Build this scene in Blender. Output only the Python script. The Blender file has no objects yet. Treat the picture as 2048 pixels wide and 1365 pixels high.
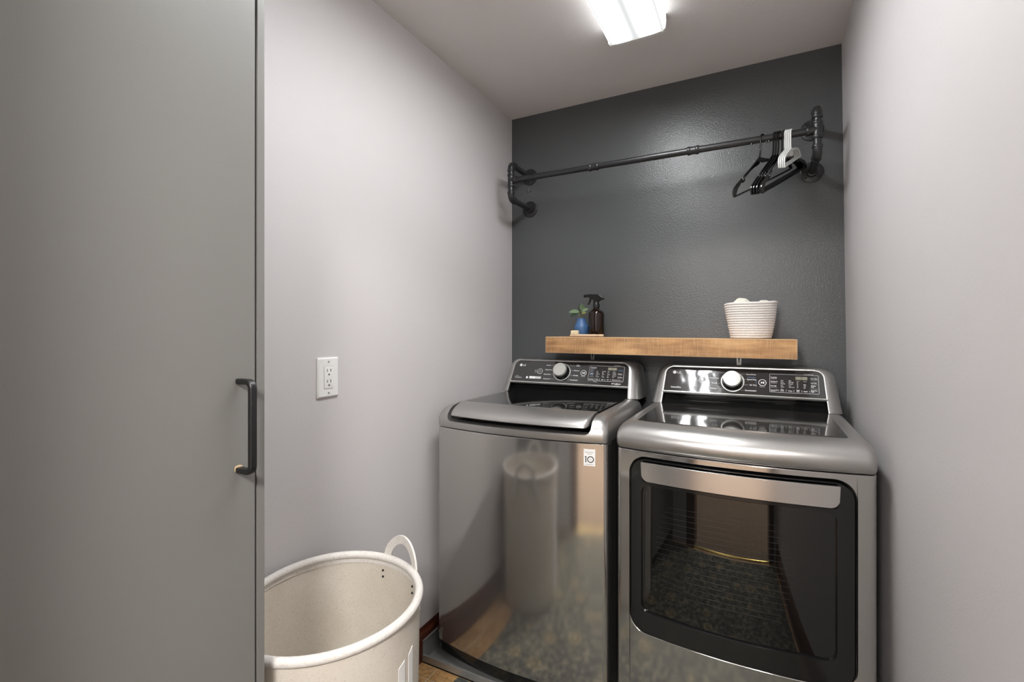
import bpy, bmesh, math, random
from math import sin, cos, pi, radians, sqrt
from mathutils import Vector, Matrix
random.seed(7)
S = bpy.context.scene
C = S.collection

# ------------------------------------------------------------------ camera, world, lights, exposure
cam_d = bpy.data.cameras.new('camera')
cam_d.sensor_width = 36.0
cam_d.lens = 955.0 / 2048.0 * 36.0
cam_d.shift_y = -17.5 / 2048.0
cam_d.clip_start = 0.02
cam = bpy.data.objects.new('camera', cam_d)
cam.location = (0, 0, 1.29)
cam.rotation_euler = (pi / 2, 0, radians(27.5))
C.objects.link(cam)
S.camera = cam

W = bpy.data.worlds.new('world')
S.world = W
W.use_nodes = True
W.node_tree.nodes['Background'].inputs[0].default_value = (0.8, 0.85, 0.9, 1)
W.node_tree.nodes['Background'].inputs[1].default_value = 0.03

S.view_settings.view_transform = 'Standard'
S.view_settings.look = 'None'
S.view_settings.gamma = 1
S.view_settings.use_curve_mapping = False
S.view_settings.exposure = 0.52
TUBE = 64.0        # radiance of the diffuser over a tube
SIDE = 2.6         # radiance of the turned-up sides of the diffuser
LENS = 0.55        # radiance of the diffuser between the tubes
HALL_FILL = 125.0        # radiance of the dome fill lamps added in the hall
S.cycles.use_denoising = True
S.cycles.max_bounces = 10
S.cycles.diffuse_bounces = 6
S.cycles.glossy_bounces = 6
S.cycles.sample_clamp_indirect = 6.0
S.cycles.caustics_reflective = False
S.cycles.caustics_refractive = False

D = 2.28           # back wall
XL = -1.187        # left wall
CEIL = 2.434

# ------------------------------------------------------------------ material helpers
def mat(name, base=(0.5, 0.5, 0.5), rough=0.5, metal=0.0, ior=None, coat=0.0):
    m = bpy.data.materials.new(name)
    m.use_nodes = True
    b = m.node_tree.nodes['Principled BSDF']
    b.inputs['Base Color'].default_value = (*base, 1)
    b.inputs['Roughness'].default_value = rough
    b.inputs['Metallic'].default_value = metal
    if ior: b.inputs['IOR'].default_value = ior
    if coat:
        b.inputs['Coat Weight'].default_value = coat
        b.inputs['Coat Roughness'].default_value = 0.03
    return m
def nd(m, t, **kw):
    n = m.node_tree.nodes.new(t)
    for k, v in kw.items():
        if hasattr(n, k): setattr(n, k, v)
        else: n.inputs[k].default_value = v
    return n
def lk(m, a, b): m.node_tree.links.new(a, b)
def bsdf(m): return m.node_tree.nodes['Principled BSDF']
def coords(m, scale=(1, 1, 1)):
    tc = nd(m, 'ShaderNodeTexCoord')
    mp = nd(m, 'ShaderNodeMapping')
    mp.inputs['Scale'].default_value = scale
    lk(m, tc.outputs['Object'], mp.inputs['Vector'])
    return mp.outputs['Vector']
def noise(m, vec, scale, detail=2.0, rough=0.5):
    n = nd(m, 'ShaderNodeTexNoise')
    n.inputs['Scale'].default_value = scale
    n.inputs['Detail'].default_value = detail
    n.inputs['Roughness'].default_value = rough
    lk(m, vec, n.inputs['Vector'])
    return n.outputs['Fac']
def bump(m, fac, strength, dist=0.002):
    b = nd(m, 'ShaderNodeBump')
    b.inputs['Strength'].default_value = strength
    b.inputs['Distance'].default_value = dist
    lk(m, fac, b.inputs['Height'])
    lk(m, b.outputs['Normal'], bsdf(m).inputs['Normal'])
    return b
def ramp(m, fac, stops):
    r = nd(m, 'ShaderNodeValToRGB')
    el = r.color_ramp.elements
    while len(el) < len(stops): el.new(0.5)
    for e, (p, c) in zip(el, stops):
        e.position = p
        e.color = (*c, 1)
    lk(m, fac, r.inputs['Fac'])
    return r.outputs['Color']
def mixc(m, fac, a, b, mode='MIX'):
    n = nd(m, 'ShaderNodeMix')
    n.data_type = 'RGBA'
    n.blend_type = mode
    for s, v in ((0, fac), (6, a), (7, b)):
        if hasattr(v, 'links'): lk(m, v, n.inputs[s])
        elif s == 0: n.inputs[0].default_value = v
        else: n.inputs[s].default_value = (*v, 1)
    return n.outputs[2]

def paint(name, base, rough, strength=0.22, scale=170):
    m = mat(name, base, rough)
    v = coords(m)
    bump(m, noise(m, v, scale, 2.0, 0.45), strength, 0.0025)
    return m

M = {}
M['wall'] = paint('greige_wall_paint', (0.605, 0.583, 0.582), 0.55, 0.16, 190)
M['ceil'] = paint('ceiling_paint', (0.78, 0.755, 0.745), 0.7, 0.25, 150)
M['dark_wall'] = paint('charcoal_wall_paint', (0.086, 0.091, 0.094), 0.30, 0.38, 190)
M['cab'] = paint('grey_cabinet_paint', (0.19, 0.188, 0.178), 0.33, 0.05, 420)
M['gap'] = mat('dark_gap', (0.015, 0.014, 0.013), 0.8)
M['black_metal'] = mat('matte_black_metal', (0.008, 0.008, 0.0085), 0.42)
M['white_plastic'] = mat('white_plastic', (0.82, 0.82, 0.80), 0.3)
M['slot'] = mat('dark_slot', (0.06, 0.055, 0.05), 0.6)
M['screw'] = mat('screw_metal', (0.55, 0.55, 0.52), 0.35, 0.8)
M['brass'] = mat('brass', (0.75, 0.55, 0.18), 0.22, 1.0)
M['galv'] = mat('dull_pan_metal', (0.36, 0.36, 0.35), 0.42, 0.55)
v = coords(M['galv']); bump(M['galv'], noise(M['galv'], v, 60, 3), 0.25, 0.003)
M['pipe'] = mat('black_iron_pipe', (0.018, 0.0185, 0.020), 0.33, 0.0)
v = coords(M['pipe']); bump(M['pipe'], noise(M['pipe'], v, 260, 2), 0.12, 0.001)
M['hanger_black'] = mat('black_hanger_plastic', (0.004, 0.004, 0.0045), 0.2)
M['hanger_white'] = mat('white_hanger_plastic', (0.74, 0.75, 0.73), 0.3)
M['hook'] = mat('dark_wire', (0.03, 0.03, 0.03), 0.3, 0.6)

# appliance metals
def steel(name, base, rough):
    m = mat(name, base, rough, 0.92)
    v = coords(m, (3, 3, 900))
    n = noise(m, v, 1.0, 2.0)
    r = nd(m, 'ShaderNodeMapRange')
    r.inputs['To Min'].default_value = rough - 0.04
    r.inputs['To Max'].default_value = rough + 0.05
    lk(m, n, r.inputs['Value'])
    lk(m, r.outputs[0], bsdf(m).inputs['Roughness'])
    return m
M['steel'] = steel('graphite_steel', (0.52, 0.505, 0.485), 0.105)
M['steel_trim'] = mat('silver_trim', (0.45, 0.44, 0.425), 0.33, 0.85)
M['handle_steel'] = steel('brushed_handle_steel', (0.58, 0.56, 0.54), 0.22)
M['bezel'] = mat('bright_bezel', (0.70, 0.69, 0.67), 0.25, 0.45)
M['side'] = mat('appliance_side_paint', (0.035, 0.034, 0.033), 0.45)
M['black_plastic'] = mat('black_plastic', (0.010, 0.010, 0.010), 0.14)
M['gloss_black'] = mat('gloss_black', (0.008, 0.008, 0.008), 0.035, ior=1.65)
M['panel_black'] = mat('glossy_control_panel', (0.022, 0.021, 0.021), 0.05, ior=1.75)
v = coords(M['panel_black']); bump(M['panel_black'], noise(M['panel_black'], v, 18, 1.0), 0.2, 0.004)
M['lid_glass'] = mat('dark_lid_glass', (0.010, 0.010, 0.010), 0.05, ior=1.27)
v = coords(M['lid_glass']); n_ = noise(M['lid_glass'], v, 220, 4.0, 0.7)
lk(M['lid_glass'], ramp(M['lid_glass'], n_, [(0.55, (0.010, 0.010, 0.010)), (0.80, (0.05, 0.05, 0.048))]), bsdf(M['lid_glass']).inputs['Base Color'])
M['dryer_top'] = mat('graphite_enamel_top', (0.16, 0.152, 0.142), 0.07, 0.85)
v = coords(M['dryer_top']); bump(M['dryer_top'], noise(M['dryer_top'], v, 9, 1.0), 0.06, 0.006)
M['door_glass'] = mat('dark_door_glass', (0.004, 0.004, 0.004), 0.015, ior=1.66)
M['knob'] = mat('satin_knob', (0.52, 0.515, 0.49), 0.3, 0.5)
M['print'] = mat('white_print', (0.88, 0.88, 0.88), 0.5)
M['print_dim'] = mat('grey_print', (0.55, 0.55, 0.55), 0.5)
M['print_blue'] = mat('blue_print', (0.16, 0.30, 0.52), 0.5)
M['lcd'] = mat('lcd_window', (0.20, 0.19, 0.14), 0.3)
M['lcd_digit'] = mat('lcd_digits', (0.48, 0.46, 0.36), 0.4)
M['paper'] = mat('sticker_paper', (0.80, 0.80, 0.78), 0.45)
M['ink'] = mat('dark_ink', (0.02, 0.02, 0.02), 0.5)
M['wire_print'] = mat('glass_print_lines', (0.020, 0.020, 0.019), 0.3)

# wood of the shelf
m = M['shelf'] = mat('rough_sawn_shelf_wood', rough=0.62)
v1 = coords(m, (3.0, 30, 30)); g1 = noise(m, v1, 1.0, 6.0, 0.65)
v2 = coords(m, (330, 4, 9)); saw = noise(m, v2, 1.0, 3.0, 0.6)
v3 = coords(m, (5, 6, 12)); blot = noise(m, v3, 1.0, 3.0, 0.6)
c1 = ramp(m, g1, [(0.25, (0.22, 0.10, 0.038)), (0.5, (0.46, 0.265, 0.118)), (0.75, (0.64, 0.42, 0.215))])
c2 = ramp(m, blot, [(0.3, (0.62, 0.55, 0.5)), (0.6, (1.12, 1.06, 1.0))])
c3 = mixc(m, 1.0, c1, c2, 'MULTIPLY')
sawr = ramp(m, saw, [(0.50, (0, 0, 0)), (0.66, (1, 1, 1))])
c4 = mixc(m, 0.30, c3, mixc(m, sawr, c3, (0.78, 0.58, 0.34)))
lk(m, c4, bsdf(m).inputs['Base Color'])
bump(m, saw, 0.25, 0.002)
M['shelf_edge'] = mat('pale_worn_edge', (0.66, 0.50, 0.31), 0.7)
M['pale_wood'] = mat('pale_beech', (0.66, 0.48, 0.32), 0.55)
M['cream'] = mat('cream_bristle', (0.80, 0.70, 0.46), 0.8)

# felt
m = M['felt'] = mat('cream_felt', rough=0.95)
v = coords(m)
na = noise(m, v, 5, 4, 0.6); nb = noise(m, v, 230, 4, 0.75)
ca = ramp(m, na, [(0.3, (0.66, 0.60, 0.51)), (0.7, (0.76, 0.715, 0.645))])
cb = ramp(m, nb, [(0.28, (0.74, 0.68, 0.60)), (0.45, (1, 1, 1))])
lk(m, mixc(m, 1.0, ca, cb, 'MULTIPLY'), bsdf(m).inputs['Base Color'])
bump(m, nb, 0.35, 0.003)
m = M['felt_rim'] = mat('pale_felt_rim', rough=0.95)
v = coords(m); nb = noise(m, v, 110, 4, 0.7)
lk(m, ramp(m, nb, [(0.28, (0.62, 0.585, 0.535)), (0.5, (0.75, 0.72, 0.68))]), bsdf(m).inputs['Base Color'])
bump(m, nb, 0.4, 0.003)
M['felt_print'] = mat('white_felt_print', (0.84, 0.83, 0.81), 0.85)
m = M['rope'] = mat('white_cotton_rope', rough=0.9)
v = coords(m, (1, 1, 1)); nb = noise(m, v, 240, 3, 0.6)
lk(m, ramp(m, nb, [(0.3, (0.66, 0.62, 0.59)), (0.55, (0.80, 0.77, 0.74))]), bsdf(m).inputs['Base Color'])
bump(m, nb, 0.5, 0.003)
m = M['wool'] = mat('cream_wool', (0.80, 0.78, 0.68), 0.95)
v = coords(m); bump(m, noise(m, v, 200, 3), 0.4, 0.003)
M['vase'] = mat('blue_matte_glaze', (0.055, 0.135, 0.30), 0.42)
M['amber'] = mat('dark_amber_glass', (0.012, 0.006, 0.004), 0.06, ior=1.5)
M['sprayer'] = mat('black_sprayer_plastic', (0.005, 0.005, 0.005), 0.28)
M['leaf'] = mat('green_leaf', (0.17, 0.25, 0.14), 0.45)
M['leaf_dark'] = mat('dark_green_leaf', (0.035, 0.06, 0.033), 0.5)
M['stem'] = mat('yellow_green_stem', (0.28, 0.27, 0.10), 0.6)

# floor
def tile_mat():
    m = mat('tan_stone_tile', rough=0.38)
    v = coords(m)
    a = noise(m, v, 6, 5, 0.65); b = noise(m, v, 60, 4, 0.7)
    oi = nd(m, 'ShaderNodeObjectInfo')
    ca = ramp(m, a, [(0.3, (0.30, 0.155, 0.06)), (0.5, (0.50, 0.29, 0.12)), (0.72, (0.64, 0.43, 0.21))])
    cb = ramp(m, b, [(0.35, (0.62, 0.58, 0.52)), (0.6, (1.05, 1.03, 1.0))])
    cc = mixc(m, 1.0, ca, cb, 'MULTIPLY')
    lk(m, cc, bsdf(m).inputs['Base Color'])
    bump(m, b, 0.12, 0.002)
    return m
M['tile'] = tile_mat()
M['grout'] = mat('pale_grout', (0.58, 0.46, 0.30), 0.85)
def red_wood():
    m = mat('mahogany_trim', rough=0.28)
    v = coords(m, (20, 2, 20)); n = noise(m, v, 1.5, 4, 0.6)
    lk(m, ramp(m, n, [(0.3, (0.040, 0.010, 0.006)), (0.7, (0.105, 0.030, 0.015))]), bsdf(m).inputs['Base Color'])
    return m
M['mahogany'] = red_wood()
m = M['carpet'] = mat('brown_carpet', rough=1.0)
v = coords(m); nb = noise(m, v, 75, 4, 0.75)
lk(m, ramp(m, nb, [(0.3, (0.12, 0.08, 0.05)), (0.7, (0.33, 0.245, 0.17))]), bsdf(m).inputs['Base Color'])
bump(m, nb, 0.6, 0.006)
# patterned rug
m = M['rug'] = mat('dark_patterned_rug', rough=0.95)
v = coords(m)
vor = nd(m, 'ShaderNodeTexVoronoi'); vor.inputs['Scale'].default_value = 6.5; vor.inputs['Randomness'].default_value = 0.55
lk(m, v, vor.inputs['Vector'])
petal = nd(m, 'ShaderNodeTexVoronoi'); petal.inputs['Scale'].default_value = 42; lk(m, v, petal.inputs['Vector'])
fl = ramp(m, vor.outputs['Distance'], [(0.0, (1, 1, 1)), (0.10, (0.9, 0.9, 0.9)), (0.15, (0.15, 0.15, 0.15)), (0.21, (0.8, 0.8, 0.8)), (0.30, (0, 0, 0))])
pt = ramp(m, petal.outputs['Distance'], [(0.2, (1, 1, 1)), (0.55, (0, 0, 0))])
base = ramp(m, noise(m, v, 35, 4, 0.7), [(0.42, (0.045, 0.050, 0.044)), (0.55, (0.135, 0.130, 0.100)), (0.70, (0.34, 0.30, 0.21))])
flower = mixc(m, pt, (0.20, 0.155, 0.075), (0.50, 0.42, 0.24))
lk(m, mixc(m, fl, base, flower), bsdf(m).inputs['Base Color'])
bump(m, noise(m, v, 300, 2), 0.4, 0.003)

# lamp diffuser: a lit prismatic lens, brighter where the two tubes sit behind it
def lamp_mat():
    m = bpy.data.materials.new('lit_prismatic_lens')
    m.use_nodes = True
    nt = m.node_tree
    nt.nodes.remove(nt.nodes['Principled BSDF'])
    em = nd(m, 'ShaderNodeEmission')
    em.inputs['Color'].default_value = (0.985, 0.995, 1.0, 1)
    tc = nd(m, 'ShaderNodeTexCoord')
    sp = nd(m, 'ShaderNodeSeparateXYZ')
    lk(m, tc.outputs['Object'], sp.inputs[0])
    def mth(op, a, b=None):
        n = nd(m, 'ShaderNodeMath', operation=op)
        for i, q in enumerate((a, b)):
            if q is None: continue
            if hasattr(q, 'links'): lk(m, q, n.inputs[i])
            else: n.inputs[i].default_value = q
        return n.outputs[0]
    ax = mth('ABSOLUTE', sp.outputs['X'])
    dx = mth('DIVIDE', mth('SUBTRACT', ax, 0.050), 0.017)
    g = mth('EXPONENT', mth('MULTIPLY', mth('MULTIPLY', dx, dx), -1.0))
    ay = mth('ABSOLUTE', sp.outputs['Y'])
    e = mth('SUBTRACT', 1.0, mth('SMOOTH_MIN', 1.0, mth('MAXIMUM', 0.0, mth('DIVIDE', mth('SUBTRACT', ay, 0.55), 0.06))))
    gg = mth('MULTIPLY', g, e)
    st = mth('ADD', LENS, mth('MULTIPLY', gg, TUBE - LENS))
    # the turned-up sides of the lens, lit across by the nearer tube
    lk(m, mth('ADD', st, mth('MULTIPLY', SIDE, mth('GREATER_THAN', ax, 0.0975))), em.inputs['Strength'])
    lk(m, em.outputs[0], nt.nodes['Material Output'].inputs['Surface'])
    return m
M['lamp'] = lamp_mat()
def emit(name, col, s):
    m = bpy.data.materials.new(name); m.use_nodes = True
    b = bsdf(m)
    b.inputs['Base Color'].default_value = (0.8, 0.8, 0.8, 1)
    b.inputs['Emission Color'].default_value = (*col, 1)
    b.inputs['Emission Strength'].default_value = s
    return m
M['hall_fill_lamp'] = emit('fill_lamp_dome', (1.0, 0.975, 0.95), HALL_FILL)

# ------------------------------------------------------------------ mesh helpers
def mesh_of(bm, name, sharp=35):
    bmesh.ops.recalc_face_normals(bm, faces=bm.faces[:])
    me = bpy.data.meshes.new(name)
    bm.to_mesh(me); bm.free()
    if sharp is not None:
        for p in me.polygons: p.use_smooth = True
        me.set_sharp_from_angle(angle=radians(sharp))
    return me
def obj(name, bm, m, parent=None, sharp=35, bevel=0.0, seg=2, loc=None):
    me = mesh_of(bm, name, sharp) if not isinstance(bm, bpy.types.Mesh) else bm
    o = bpy.data.objects.new(name, me)
    C.objects.link(o)
    if m is not None:
        for q in (m if isinstance(m, (list, tuple)) else [m]): me.materials.append(q)
    if parent: o.parent = parent
    if loc: o.location = loc
    if bevel:
        b = o.modifiers.new('bevel', 'BEVEL')
        b.width = bevel; b.segments = seg; b.limit_method = 'ANGLE'; b.angle_limit = radians(40)
        b.harden_normals = False
    return o
def thing(name, label, cat, loc=(0, 0, 0), rot=(0, 0, 0), group=None):
    o = bpy.data.objects.new(name, None)
    C.objects.link(o)
    o.empty_display_size = 0.05
    o.location = loc; o.rotation_euler = rot
    tag(o, label, cat, group)
    return o
def tag(o, label, cat, group=None):
    o['label'] = label; o['category'] = cat
    if group: o['group'] = group
    return o
def struct(o, label=None, cat=None):
    o['kind'] = 'structure'
    if label: o['label'] = label
    if cat: o['category'] = cat
    return o
def box(bm, x0, x1, y0, y1, z0, z1):
    v = [bm.verts.new(p) for p in ((x0, y0, z0), (x1, y0, z0), (x1, y1, z0), (x0, y1, z0), (x0, y0, z1), (x1, y0, z1), (x1, y1, z1), (x0, y1, z1))]
    for f in ((0, 3, 2, 1), (4, 5, 6, 7), (0, 1, 5, 4), (1, 2, 6, 5), (2, 3, 7, 6), (3, 0, 4, 7)):
        bm.faces.new([v[i] for i in f])
    return v
def B(*a):
    bm = bmesh.new(); box(bm, *a); return bm
def loft(bm, rings, cap0=True, cap1=True, closed=True):
    vs = [[bm.verts.new(p) for p in r] for r in rings]
    n = len(rings[0])
    for a, b in zip(vs, vs[1:]):
        for i in range(n if closed else n - 1):
            j = (i + 1) % n
            bm.faces.new((a[i], a[j], b[j], b[i]))
    if cap0: bm.faces.new(list(reversed(vs[0])))
    if cap1: bm.faces.new(vs[-1])
    return vs
def lathe(bm, prof, n=32, cx=0, cy=0, sx=1, sy=1, cap0=True, cap1=True):
    rings = [[(cx + r * sx * cos(2 * pi * i / n), cy + r * sy * sin(2 * pi * i / n), z) for i in range(n)] for r, z in prof]
    return loft(bm, rings, cap0, cap1)
def frames(path):
    P = [Vector(p) for p in path]
    T = []
    for i in range(len(P)):
        a = P[max(0, i - 1)]; b = P[min(len(P) - 1, i + 1)]
        T.append((b - a).normalized())
    up = Vector((0, 0, 1)) if abs(T[0].z) < 0.9 else Vector((0, 1, 0))
    N = [(up - T[0] * up.dot(T[0])).normalized()]
    for i in range(1, len(P)):
        v = N[-1] - T[i] * N[-1].dot(T[i])
        N.append(v.normalized())
    return P, T, N
def tube(bm, path, r, n=10, caps=True, sec=None, closed=False):
    P, T, N = frames(path)
    rs = r if isinstance(r, (list, tuple)) else [r] * len(P)
    rings = []
    for p, t, nn, rr in zip(P, T, N, rs):
        bnn = t.cross(nn)
        if sec: rings.append([p + nn * a + bnn * b for a, b in sec])
        else: rings.append([p + nn * (rr * cos(2 * pi * k / n)) + bnn * (rr * sin(2 * pi * k / n)) for k in range(n)])
    if closed:
        rings.append(rings[0])
        vs = loft(bm, rings, False, False)
        bmesh.ops.remove_doubles(bm, verts=vs[0] + vs[-1], dist=1e-6)
    else: loft(bm, rings, caps, caps)
def arc(c, r, a0, a1, n, u=(1, 0, 0), v=(0, 0, 1)):
    c = Vector(c); u = Vector(u); v = Vector(v)
    return [c + u * (r * cos(a0 + (a1 - a0) * i / n)) + v * (r * sin(a0 + (a1 - a0) * i / n)) for i in range(n + 1)]
def rrect(x0, x1, z0, z1, r, n=8):
    pts = []
    for cx, cz, a in ((x1 - r, z1 - r, 0), (x0 + r, z1 - r, pi / 2), (x0 + r, z0 + r, pi), (x1 - r, z0 + r, 1.5 * pi)):
        for i in range(n + 1):
            t = a + pi / 2 * i / n
            pts.append((cx + r * cos(t), cz + r * sin(t)))
    return pts
def plate(bm, xs, lo, hi, front, back):
    """a sheet bent in plan: columns at xs from lo(x) to hi(x), front face at y=front(x), back at y=back(x)"""
    cols = []
    for x in xs:
        a, b = lo(x), hi(x)
        if b - a < 1e-5: b = a + 1e-5
        cols.append([bm.verts.new(p) for p in ((x, front(x), a), (x, front(x), b), (x, back(x), b), (x, back(x), a))])
    for p, q in zip(cols, cols[1:]):
        for i in range(4):
            j = (i + 1) % 4
            bm.faces.new((p[i], q[i], q[j], p[j]))
    bm.faces.new(cols[0]); bm.faces.new(list(reversed(cols[-1])))
def xs_round(x0, x1, r, n=24):
    a = [x0 + r * (1 - cos(pi / 2 * i / 8)) for i in range(8)]
    b = [x0 + r + (x1 - x0 - 2 * r) * i / n for i in range(n + 1)]
    c = [x1 - r * (1 - cos(pi / 2 * i / 8)) for i in range(7, -1, -1)]
    return a + b + c
def rr_lo(x0, x1, z0, r):
    def f(x):
        d = max(0.0, (x0 + r) - x, x - (x1 - r))
        return z0 + r - sqrt(max(0.0, r * r - d * d))
    return f
def rr_hi(x0, x1, z1, r):
    def f(x):
        d = max(0.0, (x0 + r) - x, x - (x1 - r))
        return z1 - r + sqrt(max(0.0, r * r - d * d))
    return f
def prism(bm, pts, y0, y1, taper=0.0):
    """outline in x,z pushed along y; taper widens the y0 end"""
    cx = sum(p[0] for p in pts) / len(pts); cz = sum(p[1] for p in pts) / len(pts)
    def sc(p):
        dx, dz = p[0] - cx, p[1] - cz
        return (p[0] + (taper if dx > 0 else -taper), p[1] + (taper if dz > 0 else -taper))
    loft(bm, [[(sc(p)[0], y0, sc(p)[1]) for p in pts], [(p[0], y1, p[1]) for p in pts]])
def cut(o, cutters):
    """boolean differences, applied to the mesh data"""
    tmp = []
    for bm in cutters:
        me = mesh_of(bm, 'cutter', None)
        c = bpy.data.objects.new('cutter', me); C.objects.link(c)
        c.parent = o.parent
        md = o.modifiers.new('cut', 'BOOLEAN'); md.operation = 'DIFFERENCE'; md.object = c; md.solver = 'EXACT'
        tmp.append(c)
    dg = bpy.context.evaluated_depsgraph_get(); dg.update()
    me = bpy.data.meshes.new_from_object(o.evaluated_get(dg))
    o.modifiers.clear()
    old = o.data; o.data = me; me.name = old.name
    for c in tmp: bpy.data.objects.remove(c)
    for p in me.polygons: p.use_smooth = True
    me.set_sharp_from_angle(angle=radians(35))
def copy_tree(o, parent=None):
    c = o.copy(); C.objects.link(c)
    if parent: c.parent = parent
    for ch in list(o.children): copy_tree(ch, c)
    return c

# ------------------------------------------------------------------ room shell
floor = struct(obj('floor', B(XL - 0.1, 0.44, -0.10, D + 0.1, -0.08, -0.0035), M['grout'], sharp=None))
xg = [XL, -1.10, -0.795, -0.49, -0.185, 0.12, 0.318]
yg = [0.0, 0.212, 0.517, 0.822, 1.127, 1.432, 1.737, 2.042, D]
for i in range(6):
    for j in range(8):
        w = xg[i + 1] - xg[i]; h = yg[j + 1] - yg[j]
        bm = bmesh.new(); g = 0.0028
        loft(bm, [[(sx * (w / 2 - g), sy * (h / 2 - g), -0.004) for sx, sy in ((-1, -1), (1, -1), (1, 1), (-1, 1))],
                  [(sx * (w / 2 - g), sy * (h / 2 - g), -0.0015) for sx, sy in ((-1, -1), (1, -1), (1, 1), (-1, 1))],
                  [(sx * (w / 2 - g - 0.0015), sy * (h / 2 - g - 0.0015), 0) for sx, sy in ((-1, -1), (1, -1), (1, 1), (-1, 1))]])
        obj('tile', bm, M['tile'], floor, sharp=None, loc=((xg[i] + xg[i + 1]) / 2, (yg[j] + yg[j + 1]) / 2, 0))
struct(obj('ceiling', B(XL - 0.1, 0.44, -0.1, D + 0.1, CEIL, CEIL + 0.08), M['ceil'], sharp=None))
struct(obj('wall_back', B(XL - 0.1, 0.44, D, D + 0.1, -0.08, CEIL), M['dark_wall'], sharp=None))
struct(obj('wall_left', B(XL - 0.1, XL, -0.1, D, -0.08, CEIL), M['wall'], sharp=None))
bm = bmesh.new()      # the right wall leans a little, as in the photograph
loft(bm, [[(0.3150, 0.0, -0.08), (0.44, 0.0, -0.08), (0.44, D, -0.08), (0.3150, D, -0.08)],
          [(0.2845, 0.0, CEIL), (0.44, 0.0, CEIL), (0.44, D, CEIL), (0.2845, D, CEIL)]])
struct(obj('wall_right', bm, M['wall'], sharp=None))
DX0, DX1, DZ = -0.56, 0.235, 2.06           # doorway behind the camera
bm = bmesh.new()
box(bm, XL, DX0 - 0.02, -0.10, 0.0, -0.08, CEIL)
box(bm, DX1 + 0.02, 0.44, -0.10, 0.0, -0.08, CEIL)
box(bm, DX0 - 0.02, DX1 + 0.02, -0.10, 0.0, DZ + 0.02, CEIL)
struct(obj('wall_front', bm, M['wall'], sharp=None))
bm = bmesh.new()
box(bm, DX0 - 0.02, DX0, -0.11, 0.01, 0, DZ); box(bm, DX1, DX1 + 0.02, -0.11, 0.01, 0, DZ); box(bm, DX0 - 0.02, DX1 + 0.02, -0.11, 0.01, DZ, DZ + 0.02)
box(bm, DX0 - 0.095, DX0 - 0.006, 0.0, 0.016, 0, DZ + 0.07); box(bm, DX1 + 0.006, DX1 + 0.045, 0.0, 0.016, 0, DZ + 0.07)
box(bm, DX0 - 0.006, DX1 + 0.006, 0.0, 0.016, DZ + 0.006, DZ + 0.07)
struct(obj('trim_1', bm, M['mahogany'], sharp=None, bevel=0.003))
bm = bmesh.new()
P_ = [(-0.012, 0.0), (0.012, 0.0), (0.010, 0.005), (0.004, 0.009), (-0.004, 0.009), (-0.010, 0.005)]
loft(bm, [[(DX0, y - 0.005, z) for y, z in P_], [(DX1, y - 0.005, z) for y, z in P_]])
struct(obj('trim_2', bm, M['brass']))
def baseboard(name, p0, p1, nrm):
    prof = [(0, 0), (0.014, 0), (0.014, 0.085), (0.0115, 0.09), (0.0135, 0.096), (0.011, 0.105), (0.006, 0.112), (0.005, 0.122), (0, 0.126)]
    bm = bmesh.new()
    loft(bm, [[(p[0] + nrm[0] * d, p[1] + nrm[1] * d, z) for d, z in prof] for p in (p0, p1)])
    struct(obj(name, bm, M['mahogany']))
baseboard('baseboard_left', (XL, 0.585), (XL, D), (1, 0))
baseboard('baseboard_right', (0.3135, 0.017), (0.3135, D), (-1, 0))
baseboard('baseboard_back', (XL + 0.015, D), (0.298, D), (0, -1))

# hallway behind the camera, seen only as reflections
struct(obj('floor', B(-2.0, 2.0, -3.2, -0.010, -0.08, 0.004), M['carpet'], sharp=None))
bm = bmesh.new()
box(bm, -2.1, -2.0, -3.2, -0.10, -0.08, CEIL); box(bm, 2.0, 2.1, -3.2, -0.10, -0.08, CEIL); box(bm, -2.1, 2.1, -3.3, -3.2, -0.08, CEIL)
struct(obj('wall_hall', bm, M['wall'], sharp=None))
struct(obj('wall_hall', B(-2.1, XL, -0.10, 0.0, -0.08, CEIL), M['wall'], sharp=None))
struct(obj('wall_hall', B(0.44, 2.1, -0.10, 0.0, -0.08, CEIL), M['wall'], sharp=None))
struct(obj('ceiling', B(-2.1, 2.1, -3.3, -0.10, CEIL, CEIL + 0.08), M['ceil'], sharp=None))
for k, (hx, hy) in enumerate(((0.35, -1.10), (-0.6, -2.2))):  # unseen lamps, added to throw fill light through the doorway
    t = thing('fill_lamp', ('added round dome fill lamp in the hall by the doorway', 'added round dome fill lamp at the far end of the hall')[k], 'lamp', (hx, hy, CEIL))
    bm = bmesh.new(); lathe(bm, [(0.258, 0.0), (0.262, -0.012), (0.245, -0.022)], 48); obj('base', bm, M['white_plastic'], t)
    bm = bmesh.new(); lathe(bm, [(0.240, -0.02), (0.232, -0.045), (0.195, -0.075), (0.12, -0.098), (0.03, -0.108)], 32); obj('dome', bm, M['hall_fill_lamp'], t)

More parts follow.
